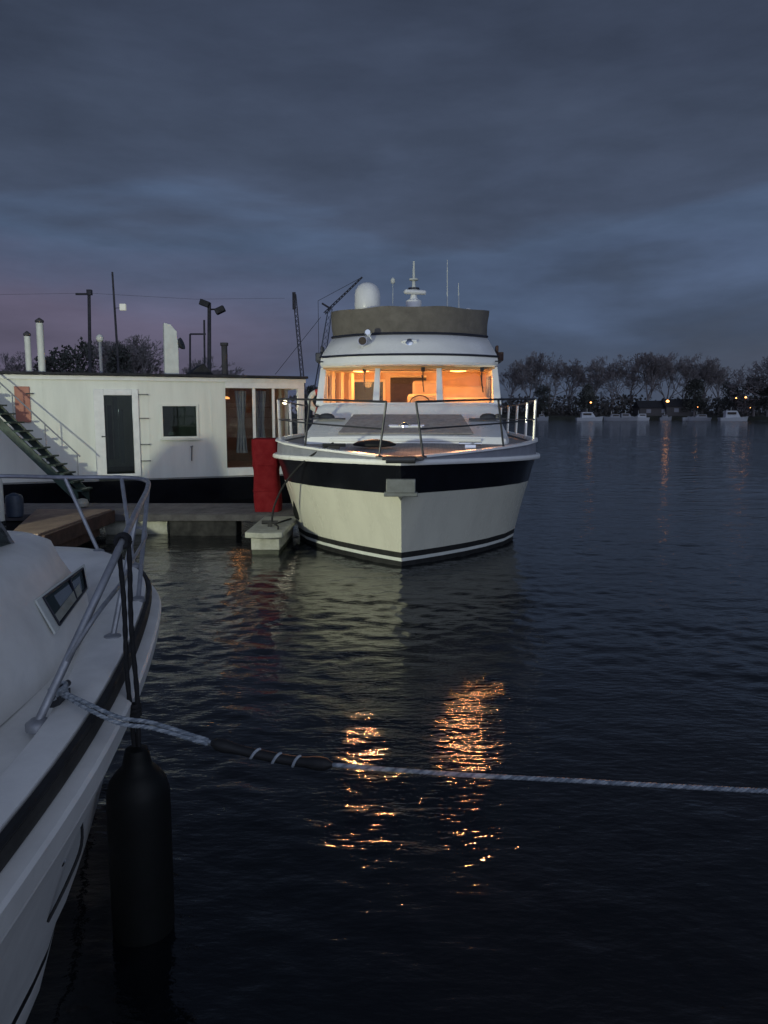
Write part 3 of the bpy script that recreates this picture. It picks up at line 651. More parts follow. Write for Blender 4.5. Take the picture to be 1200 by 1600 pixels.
# roof pipes, stove pipe, board
def roofpt(u): return hbx(u)
for u, v0, v1, r, w_ in ((54, 583, 524, .066, 'slim white vent pipe'), (74, 587, 503, .078, 'tall white vent pipe')):
    x = hbxy(u, .25); p = MB(); z1 = hbz(u, v1); p.lathe((x, .25, 3.08), [(r, 0), (r, z1 - 3.08)], 14); vp = p.build('vent_pipe', M['signwhite'], house); vp['label'] = w_ + ' on the roof'
    p = MB(); p.lathe((x, .25, z1), [(r * .5, 0), (r * 1.25, .02), (r * 1.2, .06), (.01, .12)], 14); p.build('pipe_cap', M['pole'], vp)
x = hbxy(354, .3); p = MB(); p.lathe((x + .02, .3, 3.08), [(.075, 0), (.075, .74), (.1, .75), (.1, .82)], 14); sp_ = p.build('stove_pipe', M['pole'], house)
x = hbxy(273, .3); p = MB(); zt_ = hbz(273, 503)
pts = [(x - .17, 3.08), (x + .17, 3.08), (x + .17, zt_ - .42), (x + .145, zt_ - .35), (x + .15, zt_ - .2), (x + .0, zt_ - .03), (x - .15, zt_ + .0)]
p.add([(a, .2, b) for a, b in pts] + [(a, .42, b) for a, b in pts], [tuple(range(7)), tuple(range(13, 6, -1))] + [(i, (i + 1) % 7, 7 + (i + 1) % 7, 7 + i) for i in range(7)]); bd = p.build('chimney_board', M['signwhite'], house, bevel=.012)
p = MB(); p.lathe((x + .2, .3, zt_ - .5), [(.02, -.04), (.12, .02), (.15, .09)], 14, axis=(.8, -.4, .3)); p.tube([(x + .15, .3, zt_ - .6), (x + .3, .25, zt_ - .48)], .015, 5); p.build('small_dish', M['darksteel'], bd)
p = MB(); x = hbxy(165, .6); p.tube([(x, .6, 3.08), (x, .6, 3.85)], .04, 8); gp = p.build('globe_post', M['greyband'], house)
p = MB(); p.lathe((x, .6, 3.84), [(.03, 0), (.08, .05), (.09, .11), (.05, .17), (.01, .19)], 14); p.build('post_globe', M['signwhite'], gp)
# roof lean-to pieces
p = MB(); p.add([(4.3, 1.0, 3.09), (5.05, 1.0, 3.09), (4.75, 1.0, 3.42), (4.3, 2.2, 3.09), (5.05, 2.2, 3.09), (4.75, 2.2, 3.42)], [(0, 1, 2), (5, 4, 3), (0, 3, 4, 1), (1, 4, 5, 2), (2, 5, 3, 0)]); p.build('roof_skylight', M['roof'], house)

# outside stair with rail, standing on the pontoon
SB = atY(122, 778, 16.6)
stair = thing('staircase', (SB.x, 16.6, .4), 'steep dark green staircase with thin handrail climbing left against the white houseboat', 'staircase')
a_ = atY(122, 778, 16.35); b_ = atY(-90, 575, 16.0)
for dy in (0, .62):
    p = MB(); p.slab([a_ + Vector((0, dy, -.14)), b_ + Vector((0, dy, -.14)), b_ + Vector((0, dy, .1)), a_ + Vector((0, dy, .1))], .05); p.build('stringer', M['green'], stair)
nst = 15
for i in range(nst):
    c = a_.lerp(b_, (i + .4) / nst); p = MB(); p.box(c + Vector((0, .33, .08)), (.30, .62, .035)); p.build('tread', M['green'], stair)
ra, rb = atY(124, 712, 16.98), atY(-60, 543, 16.7)
p = MB(); p.tube([ra + Vector((.02, 0, -.02)), rb], .017, 7); p.build('handrail', M['greyband'], stair)
for f in (.02, .30, .58, .86):
    q = ra.lerp(rb, f); p = MB(); p.tube([q, q - Vector((0, 0, .82))], .014, 6); p.build('baluster', M['greyband'], stair)

# ------------------------------------------------------------------ PONTOON, PIERS
pon = thing('pontoon', (-5.2, 14.3, 0), 'long grey floating pontoon with pale floats in front of the houseboat', 'pontoon')
p = MB(); p.box((-6.6, 14.35, .36), (10.6, 1.6, .07)); p.build('boardwalk', M['deckgrey'], pon, bevel=.01)
p = MB(); p.box((-6.6, 13.53, .33), (10.6, .05, .12)); p.box((-6.6, 15.17, .33), (10.6, .05, .12)); p.build('edge_beam', M['pole'], pon, bevel=.01)
for x in (-10.2, -8.0, -4.5):
    p = MB(); p.lathe((x - .55, 13.85, .13), [(.1, -.0), (.2, .03), (.21, .1), (.21, 1.08), (.2, 1.15), (.1, 1.18)], 18, axis=(1, 0, 0)); p.build('float_drum', M['concrete'], pon)
for bx_, bw_ in ((-3.23, 1.2), (-6.2, 1.1)):
    p = MB(); p.box((bx_, 13.8, .12), (bw_, .5, .34)); p.build('gap_block', M['gapblack'], pon, bevel=.02)  # solid block standing in for the dark gap between float drums

fin = thing('finger_pier', (-1.86, 12.6, 0), 'short pale concrete finger pier with dark stains beside the yacht bow', 'pier')
p = MB(); p.prism([(-2.14, 11.66), (-1.85, 11.58), (-1.56, 11.66), (-1.50, 13.5), (-2.12, 13.5)], .27, .36); p.build('pier_top', M['concrete'], fin, bevel=.015)
p = MB(); p.prism([(-2.06, 11.74), (-1.62, 11.74), (-1.60, 13.4), (-2.04, 13.4)], .07, .268); p.prism([(-2.05, 11.75), (-1.63, 11.75), (-1.61, 13.4), (-2.03, 13.4)], -.3, .068, m=1); p.build('pier_float', [M['concrete'], M['algae']], fin, bevel=.01)
p = MB(); p.box((-1.84, 12.25, .39), (.06, .06, .06)); p.tube([(-1.97, 12.25, .43), (-1.71, 12.25, .43)], .03, 8); p.build('mooring_cleat', M['rubber'], fin)
p = MB()
p.tube([(-1.66, 11.9, .375), (-1.7, 12.2, .375), (-1.84, 12.25, .45), (-1.75, 12.6, .375), (-1.6, 13.1, .375)], .014, 6)
p.build('slack_rope', M['blackrope'], fin)

bp_ = thing('brown_pier', (-5.6, 12.2, 0), 'brown wooden finger pier with rusty crumbling edge boards behind the foreground boat', 'pier')
p = MB(); p.prism([(-5.30, 10.75), (-4.88, 10.7), (-4.82, 13.48), (-6.15, 13.48)], .42, .49); p.build('pier_deck', M['deckbrown'], bp_, bevel=.01)
p = MB(); p.box((-4.80, 12.1, .36), (.05, 2.85, .22)); p.box((-5.09, 10.68, .36), (.46, .05, .22)); p.box((-4.88, 12.0, .16), (.07, 2.2, .16), rz=.05); p.box((-4.9, 11.3, .05), (.3, .9, .1), rz=.3); p.build('edge_boards', M['rust'], bp_, bevel=.012)
p = MB(); p.box((-5.35, 12.3, .1), (.6, 2.0, .5)); p.build('pier_float', M['rubber'], bp_)
q = atY(6, 800, 12.0)
p = MB(); p.lathe((q.x - .1, 12.0, .49), [(.1, 0), (.1, .62), (.085, .68), (.02, .7)], 16); single(p, 'white_bollard', M['signwhite'], (q.x - .1, 12.0, .49), 'round white bollard standing on the brown pier at the left edge', 'bollard')
q = atY(24, 812, 12.4)
p = MB(); p.lathe((q.x, 12.4, .49), [(.1, 0), (.13, .02), (.14, .3), (.12, .36), (.03, .4)], 14); single(p, 'mooring_bin', M['blue'], (q.x, 12.4, .49), 'small dark blue tub standing beside the white bollard', 'tub')
q = atY(129, 789, 14.5)
p = MB(); p.lathe((q.x, 14.5, .395), [(.02, 0), (.10, .02), (.12, .08), (.09, .15), (.02, .17)], 14); single(p, 'ball_fender', M['concrete'], (q.x, 14.5, .395), 'small pale ball fender lying on the grey pontoon', 'fender')

# red wrapped pedestal
red = thing('wrapped_pedestal', (-2.14, 14.0, .395), 'tall box wrapped in bright red tarpaulin standing on the pontoon by the yacht', 'covered pedestal')
p = MB(); rings = []
for k in range(15):
    f = k / 14; z = .395 + 1.31 * f; ring = []
    for j in range(28):
        a = 2 * math.pi * j / 28; c, s_ = math.cos(a), math.sin(a); e_ = .45
        w_ = .235 + .012 * math.sin(f * 9) + (.012 if .62 < f < .7 else 0)
        x = math.copysign(abs(c) ** e_, c) * w_; y = math.copysign(abs(s_) ** e_, s_) * .2
        wr = .012 * math.sin(a * 5 + f * 7) + .008 * math.sin(a * 11 - f * 15)
        ring.append((-2.14 + x * (1 + wr) + .05 * (f - .5) * -.6, 14.0 + y * (1 + wr), z))
    rings.append(ring)
rings.append([(-2.155 + (q_[0] + 2.155) * .8, 14 + (q_[1] - 14) * .8, 1.725) for q_ in rings[-1]])
p.loft(rings, caps=(True, True)); p.build('tarpaulin', M['red'], red, smooth=60)
p = MB()
for f in (.3, .66):
    p.tube([(x * 1.0, y, z + .0) for x, y, z in [(-2.14 + (q_[0] + 2.14) * 1.02, 14 + (q_[1] - 14) * 1.03, q_[2]) for q_ in rings[int(f * 14)]]], .008, 5)
p.build('tie_cord', M['red'], red)

# yacht's mooring rope to the finger pier
p = MB(); a0 = yacht.matrix_basis @ Vector((-1.02, .55, 1.70)) if False else Vector((-.75, 11.4, 1.74))
pts = crom([a0, (-1.15, 11.62, 1.50), (-1.52, 11.9, 1.12), (-1.74, 12.12, .72), (-1.80, 12.22, .45)], 6)
p.tube(pts, .016, 7); single(p, 'mooring_rope', M['blackrope'], (-1.8, 12.2, .44), 'black mooring rope from the yacht bow cleat down to the finger pier', 'rope')
p = MB(); yf = Vector((-1.42, 13.0, 0))
p.lathe((yf.x, yf.y, .35), [(.02, 0), (.1, .05), (.13, .14), (.13, .62), (.1, .72), (.04, .8)], 16); p.tube([(yf.x, yf.y, 1.13), (yf.x - .1, yf.y, 1.6)], .01, 5)
single(p, 'flank_shade_body', M['fender'], (yf.x, yf.y, .35), 'black body standing in for the shaded hull flank beside the finger pier', 'fender')  # dark body added for the shade between hull and pier

# ------------------------------------------------------------------ FOREGROUND BOAT
boat = thing('foreground_boat', (-2.62, 3.0, 0), 'white cruiser bow in the left foreground with tubular pulpit and dark rubbing band', 'boat')
CX = -2.62
half = [(-1.50, -3.2, 1.0), (-1.22, -1.5, 1.02), (-1.05, .4, 1.04), (-1.03, 1.9, 1.08), (-1.12, 3.0, 1.11), (-1.34, 4.18, 1.15), (-1.54, 4.78, 1.17), (-1.82, 5.2, 1.19), (-2.13, 5.48, 1.2), (CX, 5.6, 1.2)]
sb = crom(half, 6); ol = sb + [Vector((2 * CX - q_.x, q_.y, q_.z)) for q_ in reversed(sb[:-1])]
def offs(line, d):
    out = []
    for i, q_ in enumerate(line):
        t = line[min(i + 1, len(line) - 1)] - line[max(i - 1, 0)]; n = Vector((t.y, -t.x, 0)).normalized()
        out.append(q_ + n * d)
    return out
def hring(d, dz, absz=None):
    def fl(y): return 1 + 1.7 * max(0, min(1, (y - 2.6) / 2.6))
    out = []
    for q_, n_ in zip(ol, offs(ol, 1)):
        p_ = q_ + (n_ - q_) * (d * fl(q_.y) if d < -.04 else d); out.append(Vector((p_.x, p_.y, absz if absz is not None else q_.z + dz)))
    return out
mb = MB()
mb.loft([hring(.02, -.077), hring(.075, -.087), hring(.085, -.10), hring(.075, -.175), hring(.06, -.18), hring(.052, -.2), hring(.062, -.205), hring(-.05, -.45), hring(-.10, 0, .40), hring(-.125, 0, .36), hring(-.17, 0, .22), hring(-.18, 0, .175), hring(-.21, 0, .05), hring(-.5, 0, -.4)],
        closed=False, ms=[0, 0, 0, 0, 1, 0, 0, 0, 0, 0, 1, 0, 0])
mb.build('hull', [M['gel2'], M['rubber']], boat, smooth=35)
mb = MB(); mb.loft([hring(.0, -.012), hring(.028, -.02), hring(.034, -.045), hring(.028, -.072), hring(0, -.08)], closed=False); mb.build('rubbing_band', M['greyband'] if False else mat('grey_rubbing_band', (.052, .050, .047), .75, var=.15, spec=.25), boat, smooth=50)
mb = MB(); mb.loft([hring(.03, -.014), hring(.036, -.004), hring(.03, .006), hring(.01, .008)], closed=False); mb.build('band_trim', M['rubber'], boat)
mb = MB(); inner = hring(-.15, -.06)
mb.loft([hring(.005, -.02), hring(.0, .012), hring(-.02, .022), hring(-.10, .024), hring(-.125, .012), inner], closed=False)
mid = [Vector((CX + (q_.x - CX) * .5, q_.y - .12, q_.z + .02)) for q_ in inner]; cen = [Vector((CX, q_.y - .2, q_.z + .05)) for q_ in inner]
mb.loft([inner, mid, cen], closed=False); mb.build('deck', M['gel2'], boat, smooth=45)
# low trunk cabin with a forward side window
def trunk_ring(zf, ins):
    base = [(-1.44, -3.0), (-1.40, -1.0), (-1.40, 1.2), (-1.41, 2.6), (-1.45, 3.4), (-1.56, 4.0), (-1.78, 4.28), (-2.2, 4.42), (CX, 4.45)]
    c = crom([(x - ins * (1 if y < 4.1 else .6), y - ins * max(0, (y - 3.2)) * .8, 0) for x, y in base], 4)
    c = [Vector((min(q_.x, -1.3), q_.y, zf + .012 * q_.y)) for q_ in c]
    c[-1].x = CX
    return c + [Vector((2 * CX - q_.x, q_.y, q_.z)) for q_ in reversed(c[:-1])]
mb = MB(); mb.loft([trunk_ring(1.02, 0), trunk_ring(1.17, .015), trunk_ring(1.37, .12), trunk_ring(1.47, .16), trunk_ring(1.51, .24), trunk_ring(1.55, .7)], closed=False)
r_ = trunk_ring(1.55, .7); n_ = len(r_); mb.add(r_, [(i, i + 1, n_ - 2 - i, n_ - 1 - i) for i in range(n_ // 2 - 1)]); mb.build('trunk_cabin', M['gel2'], boat, smooth=42)
w0, w1, w2, w3 = atY(84, 993, 3.27), atY(137, 920, 3.80), atY(130, 882, 3.98), atY(52, 939, 3.30)
def shift(p_, d): return p_ + Vector((d, -d * .5, d * .6))
mb = MB(); nrm = (w1 - w0).cross(w3 - w0).normalized()
mb.slab([w0, w1, w2, w3], .012); fo = mb.build('cabin_window', M['signwhite'], boat, bevel=.008)
cc = (w0 + w1 + w2 + w3) / 4; ins_ = [cc + (q_ - cc) * .80 + nrm * .014 for q_ in (w0, w1, w2, w3)]
mb = MB(); mb.slab(ins_, .004); mb.build('cabin_pane', M['darkpane'], fo)
mb = MB(); mb.slab([ins_[0].lerp(ins_[3], .08) + nrm * .006, ins_[0].lerp(ins_[1], .8) .lerp(ins_[3].lerp(ins_[2], .8), .08) + nrm * .006, ins_[0].lerp(ins_[1], .8).lerp(ins_[3].lerp(ins_[2], .8), .5) + nrm * .006, ins_[0].lerp(ins_[3], .35) + nrm * .006], .003); mb.build('window_curtain', M['concrete'], fo)  # pale curtain panel, its tone also standing for the glass's warm reflection
mb = MB(); mb.tube([ins_[0].lerp(ins_[1], .62) + nrm * .006, ins_[3].lerp(ins_[2], .62) + nrm * .006], .006, 6); mb.tube([ins_[0] + nrm * .004, ins_[1] + nrm * .004, ins_[2] + nrm * .004, ins_[3] + nrm * .004, ins_[0] + nrm * .004], .006, 6); mb.build('window_bar', M['trim'], fo)
# windscreen just entering the frame
c0 = atZ(21, 853, 1.54); c1 = Vector((c0.x - .03, c0.y - .8, 1.53)); t0 = atY(-12, 806, c0.y - .32); c2 = Vector((2 * CX - c0.x, c0.y, 1.54)); t2 = Vector((2 * CX - t0.x, t0.y, t0.z)); t1 = Vector((t0.x - .02, t0.y - .7, t0.z))
mb = MB(); mb.tube([c1, c0, t0, t1], .018, 8); mb.tube([c0, c2], .022, 8); mb.tube([t0, t2], .018, 8); mb.tube([c2, t2], .018, 8); ws = mb.build('windscreen', M['galv'], boat)
mb = MB(); mb.slab([c0, c2, t2, t0], .005); mb.slab([c1, c0, t0, t1], .005); mb.build('windscreen_glass', M['darkpane'], ws)
# pulpit
A = atY(192, 845, 3.04); E = atZ(60, 1127, 1.10)
tops = [E, E.lerp(A, .5), A, atZ(213, 800, 1.715), atZ(231, 762, 1.73), atZ(226, 750, 1.73), atZ(190, 746, 1.73), atZ(100, 746, 1.73), atZ(0, 744, 1.72), atZ(-120, 748, 1.72), atZ(-300, 765, 1.70)]
line = [E] + [E.lerp(A, .5)] + crom(tops[2:], 6)
mb = MB(); mb.tube(line, .0155, 10); mb.lathe(E - Vector((0, 0, .03)), [(.045, 0), (.045, .025), (.025, .04)], 14); mb.build('pulpit_rail', M['galv'], boat, smooth=60)
def post(tp, bs, r=.0135, name='pulpit_post'):
    mb = MB(); mb.tube([tp, bs], r, 8); mb.lathe(bs - Vector((0, 0, .01)), [(.04, 0), (.04, .02), (.018, .03)], 12); mb.build(name, M['galv'], boat)
post(atZ(231, 765, 1.72), atZ(216, 937, 1.17)); post(atZ(214, 800, 1.71), atZ(176, 996, 1.145)); post(atZ(102, 748, 1.73), atZ(154, 862, 1.21)); post(atZ(190, 748, 1.73), atZ(209, 884, 1.2)); post(atZ(-60, 746, 1.72), atZ(20, 858, 1.2))
mb = MB(); mb.tube(crom([E.lerp(A, .30), atY(150, 962, 2.75), atY(190, 910, 3.2), atZ(205, 880, 1.42), atZ(222, 850, 1.45), atZ(228, 835, 1.46), atZ(222, 826, 1.46), atZ(203, 822, 1.46)], 5), .009, 7); mb.build('lower_rail', M['galv'], boat)
cl = atZ(92, 1098, 1.115)
mb = MB(); mb.box(cl + Vector((0, 0, .02)), (.05, .10, .04)); mb.tube([cl + Vector((0, -.09, .045)), cl + Vector((0, .09, .045))], .013, 8); mb.build('bow_cleat', M['darksteel'], boat)
q = atY(76, 1335, 2.75)
mb = MB(); mb.lathe(Vector((-1.115, 2.45, .70)), [(.026, 0), (.030, .012), (.022, .02), (.012, .015)], 18, axis=(1, 0, .1), scale=(1.5, .7)); mb.build('hull_fitting', M['chrome'], boat)
mb = MB(); mb.tube(crom([(-1.10, 2.62, .76), (-1.07, 2.54, .68), (-1.085, 2.44, .60), (-1.13, 2.38, .50)], 5), .006, 6); mb.build('hanging_hose', M['rubber'], boat)

# ------------------------------------------------------------------ fender on the rail, mooring rope with snubber
fd = thing('black_fender', (-1.0, 3.04, -.02), 'large black cylindrical fender hanging on a doubled black rope off the foreground boat', 'fender')
fp = (-1.03, 3.04); mb = MB()
mb.lathe((fp[0], fp[1], -.12), [(.03, 0), (.075, .02), (.115, .075), (.128, .14), (.130, .66), (.128, .74), (.115, .795), (.085, .835), (.062, .855), (.055, .89), (.045, .93), (.015, .94)], 32); mb.build('fender_body', M['fender'], fd, smooth=50)
for s_ in (-1, 1):
    mb = MB(); pts = []; tp = A + Vector((.018 * s_, 0, .018)); bt = Vector((fp[0] + .012 * s_, fp[1], .80))
    for k in range(41):
        f = k / 40; c = tp.lerp(bt, f); c += Vector((.004 * math.sin(f * 9 + s_), 0, 0)); pts.append(c)
    mb.tube(pts, [.0105 + .0012 * math.sin(k * 1.9) for k in range(41)], 8); mb.build('fender_rope', M['blackrope'], fd)
mb = MB()
for k in range(3): mb.tube([A + Vector((.024 * math.cos(a), .012 * k - .012, .024 * math.sin(a))) for a in [i * math.pi / 6 for i in range(13)]], .011, 7)
mb.build('rail_hitch', M['blackrope'], fd); mb = MB()
for k in range(3): mb.tube([Vector((fp[0] + .02 * math.cos(a), fp[1] + .018 * math.sin(a), .96 + .018 * k)) for a in [i * math.pi / 6 for i in range(13)]], .010, 7)
mb.build('rope_knot', M['blackrope'], fd)

mr = thing('mooring_line', cl, 'white twisted mooring line with a black rubber snubber crossing the water in the foreground', 'mooring line')
path = [cl + Vector((.0, 0, .05)), atY(140, 1103, 2.60), atY(190, 1124, 2.58), atY(240, 1132, 2.56), atY(330, 1160, 2.52), atY(430, 1184, 2.46), atY(520, 1195, 2.40), atY(700, 1209, 2.30), atY(900, 1220, 2.20), atY(1200, 1236, 2.05), atY(1600, 1250, 1.9), Vector((4.2, 1.35, 1.02)), Vector((8.5, .4, 1.0))]
cpath = crom(path, 24)
def twisted(mb, line, r, pitch, strands=3, n=6):
    acc = [0]
    for i in range(1, len(line)): acc.append(acc[-1] + (line[i] - line[i - 1]).length)
    # resample
    tot = acc[-1]; step = pitch / 9; out = [[] for _ in range(strands)]; i = 0; d = 0
    while d < tot:
        while acc[i + 1] < d: i += 1
        p_ = line[i].lerp(line[i + 1], (d - acc[i]) / (acc[i + 1] - acc[i])); t = (line[i + 1] - line[i]).normalized(); a = t.cross(Vector((0, 0, 1))).normalized(); b = a.cross(t)
        for k in range(strands):
            ph = 2 * math.pi * (d / pitch + k / strands); out[k].append(p_ + (a * math.cos(ph) + b * math.sin(ph)) * r * .55)
        d += step
    for k, o in enumerate(out): mb.tube(o, r * .56, n, m=1 if k == 2 else 0)
i0 = 4 * 24; i1 = 6 * 24
mb = MB(); twisted(mb, cpath[i0 - 8:], .007, .042); mb.build('laid_rope', [M['rope'], M['ropedark']], mr, smooth=60)
mb = MB(); twisted(mb, [p_ + Vector((0, .0, .005 * min(1, k / 20))) for k, p_ in enumerate(cpath[:i0])], .0075, .045); twisted(mb, [p_ + Vector((0, -.008, -.009 * math.sin(min(1, k / i0) * math.pi) - .004)) for k, p_ in enumerate(cpath[:i0])], .0075, .045); mb.build('doubled_rope', [M['rope'], M['ropedark']], mr, smooth=60)
mb = MB(); sn = cpath[i0:i1 + 1]; k_ = len(sn)
def snr(f): return .0115 + .0062 * (math.exp(-((f - .10) / .07) ** 2) + math.exp(-((f - .90) / .07) ** 2)) + .006
mb.tube(sn, [max(.008, snr(i / (k_ - 1)) * min(1, .35 + i / 3, .35 + (k_ - 1 - i) / 3)) for i in range(k_)], 12); mb.build('rubber_snubber', M['rubber'], mr, smooth=60)
mb = MB()
for f0 in (.30, .47, .66):
    pts = []
    for j in range(14):
        f = f0 + .075 * j / 13; i = f * (k_ - 1); c = sn[int(i)].lerp(sn[min(int(i) + 1, k_ - 1)], i % 1); t = (sn[-1] - sn[0]).normalized(); a = t.cross(Vector((0, 0, 1))).normalized(); b = a.cross(t)
        ph = -1.9 + 3.8 * j / 13; pts.append(c + (a * math.cos(ph) + b * math.sin(ph)) * .0175)
    mb.tube(pts, .005, 6)
mb.build('snubber_wrap', M['rope'], mr)
mb = MB()
for k in range(3): mb.tube([cl + Vector((.022 * math.cos(a) + .0, .05 * math.sin(a), .035 + .012 * k)) for a in [i * math.pi / 6 for i in range(13)]], .009, 7)
mb.build('cleat_turns', M['rope'], mr)

# ------------------------------------------------------------------ the dock lamp, out of frame to the left, that lights the houseboat wall and the yacht's near flank
LP = Vector((-7.2, 4.6, 0))
dl = thing('dock_lamp', LP, 'lit lamp on a short post on the dock left of the foreground boat', 'lamp')
mb = MB(); mb.tube([LP, LP + Vector((0, 0, 2.0))], .045, 10); mb.lathe(LP + Vector((0, 0, 1.98)), [(.05, 0), (.16, .05), (.16, .08), (.02, .16)], 16); mb.build('lamp_post', M['darksteel'], dl)
mb = MB(); mb.lathe(LP + Vector((0, .02, 1.86)), [(.05, 0), (.09, .03), (.09, .1), (.05, .12)], 14); mb.build('lamp_globe', M['lamp_white'], dl)
ld = bpy.data.lights.new('dock_light', 'SPOT'); ld.energy = 2300; ld.color = (.97, 1, .72); ld.spot_size = R(84); ld.spot_blend = .3; ld.shadow_soft_size = .12
lo = bpy.data.objects.new('dock_light', ld); COL.objects.link(lo); lo.parent = dl; lo.location = (0.1, .2, 1.9)
lo.rotation_euler = Vector((.36, 1, -.02)).to_track_quat('-Z', 'Y').to_euler()

cd = thing('wall_shadow_caster', (-7.2, 10.9, 0), 'unseen humped blocker added to throw the mound shadows on the houseboat wall', 'shadow caster')  # made-up double hump, out of view, shaped to shade the houseboat wall
prof = crom([(-8.9, 0, 1.5), (-8.4, 0, 2.05), (-7.8, 0, 1.94), (-7.4, 0, 1.70), (-7.0, 0, 1.38), (-6.75, 0, 1.22), (-6.55, 0, 1.34), (-6.3, 0, 1.67), (-6.05, 0, 1.74), (-5.86, 0, 1.68), (-5.78, 0, .9)], 4)
mb = MB(); mb.loft([[(q_.x, 10.9 + a * .55, .35 + (q_.z - .35) * (1 - abs(a) ** 3) + .01 * math.sin(q_.x * 9 + a * 5)) for a in (-1, -.8, -.5, -.2, 0, .2, .5, .8, 1)] for q_ in prof], closed=False); mb.build('tarpaulin', M['greyband'], cd)  # humped sheet of the added shadow caster
mb = MB(); mb.loft([[(-8.8, 10.6, -.1), (-5.95, 10.6, -.1), (-5.9, 11.2, -.1), (-8.8, 11.2, -.1)], [(-8.95, 10.36, .42), (-5.85, 10.36, .42), (-5.75, 11.44, .42), (-8.95, 11.44, .42)]], caps=(True, False)); mb.build('hull', M['boatfar'], cd, smooth=0)  # floating base of the unseen blocker
# ------------------------------------------------------------------ trees
def bare_tree(seed, height=1.0, spread=.42, depth=8):
    rnd = random.Random(seed); tr, tw = MB(), MB()
    def grow(p, d, ln, r, lv):
        q = p + d * ln; mbx = tr if lv < 2 else tw
        midp = p.lerp(q, .5) + Vector((rnd.uniform(-1, 1), rnd.uniform(-1, 1), 0)) * ln * .06
        mbx.tube([p, midp, q], [r, r * .85, r * .68], 5 if lv < 2 else 3, caps=False)
        if lv >= depth: return
        n = 3 if lv < 2 else rnd.choice((2, 3, 3))
        for i in range(n):
            a = rnd.uniform(.22, .75) * (1 if i else .45); az = rnd.uniform(0, 6.283)
            o = d.orthogonal().normalized(); o2 = d.cross(o)
            nd = (d * math.cos(a) + (o * math.cos(az) + o2 * math.sin(az)) * math.sin(a) * (spread / .42) + Vector((0, 0, .10))).normalized()
            st_ = p.lerp(q, 1 if (i == 0 or lv > 3) else rnd.uniform(.55, 1))
            grow(st_, nd, ln * rnd.uniform(.62, .86), max(r * .60, .0020), lv + 1)
    grow(Vector((0, 0, 0)), Vector((rnd.uniform(-.06, .06), 0, 1)).normalized(), .24, .019, 0)
    zmax = max(v[2] for v in tw.v)
    for m_ in (tr, tw): m_.v = [(x * height / zmax, y * height / zmax, z * height / zmax) for x, y, z in m_.v]
    return tr, tw
def leafy_tree(seed, n=2600, slim=.3):
    rnd = random.Random(seed); tr, lf = MB(), MB()
    tr.tube([(0, 0, 0), (.01, 0, .3), (0, .01, .9)], [.022, .016, .004], 6)
    lobes = [(rnd.uniform(-1, 1) * slim * .55, rnd.uniform(-1, 1) * slim * .55, rnd.uniform(.22, .86), rnd.uniform(.10, .17)) for _ in range(22)]
    for _ in range(n):
        lx, ly, lz, lr = rnd.choice(lobes); u_ = Vector((rnd.gauss(0, 1), rnd.gauss(0, 1), rnd.gauss(0, 1))).normalized() * lr * rnd.uniform(.5, 1.05) * (1.25 - .55 * lz)
        p = Vector((lx * (1.25 - .9 * lz), ly * (1.25 - .9 * lz), lz)) + u_; s_ = rnd.uniform(.012, .026)
        a = Vector((rnd.gauss(0, 1), rnd.gauss(0, 1), rnd.gauss(0, 1))).normalized(); b = a.orthogonal().normalized()
        lf.add([p - a * s_, p + b * s_ * .7, p + a * s_, p - b * s_ * .7], [(0, 1, 2, 3)])
    return tr, lf
protos = {}
def proto(kind, seed):
    key = (kind, seed)
    if key not in protos:
        tr, tw = bare_tree(seed, spread=.42 if kind == 'bare' else .6) if kind in ('bare', 'wide') else leafy_tree(seed, slim=.30 if kind == 'ever' else .5)
        name = 'bare_tree' if kind in ('bare', 'wide') else 'evergreen_tree'
        o = thing(name, (0, 0, 0), '', 'tree', local=True)
        tr.build('trunk', M['bark'], o, smooth=0, local=True, fix=False); tw.build('crown', M['bark'] if kind in ('bare', 'wide') else M['needle'], o, smooth=0, local=True, fix=False)
        protos[key] = [o, False]
    return protos[key]
def plant(kind, seed, u, y, vtop, zbase, label, wid=1.0, rz=None):
    e_ = proto(kind, seed); o = e_[0]; q = atY(u, 640, y); h = H - y * math.tan(ang(vtop)) - zbase
    rz = rz if rz is not None else random.uniform(0, 6.28); sc = (h * wid, h * wid, h); loc = (q.x, y, zbase)
    grp = 'trees on the far shore' if y > 150 else 'trees behind the houseboat'
    if not e_[1]:
        e_[1] = True; o.location = loc; o.rotation_euler = (0, 0, rz); o.scale = sc; tag(o, label, 'tree', grp); return o
    return copy_thing(o, loc, rz, sc, label, grp)
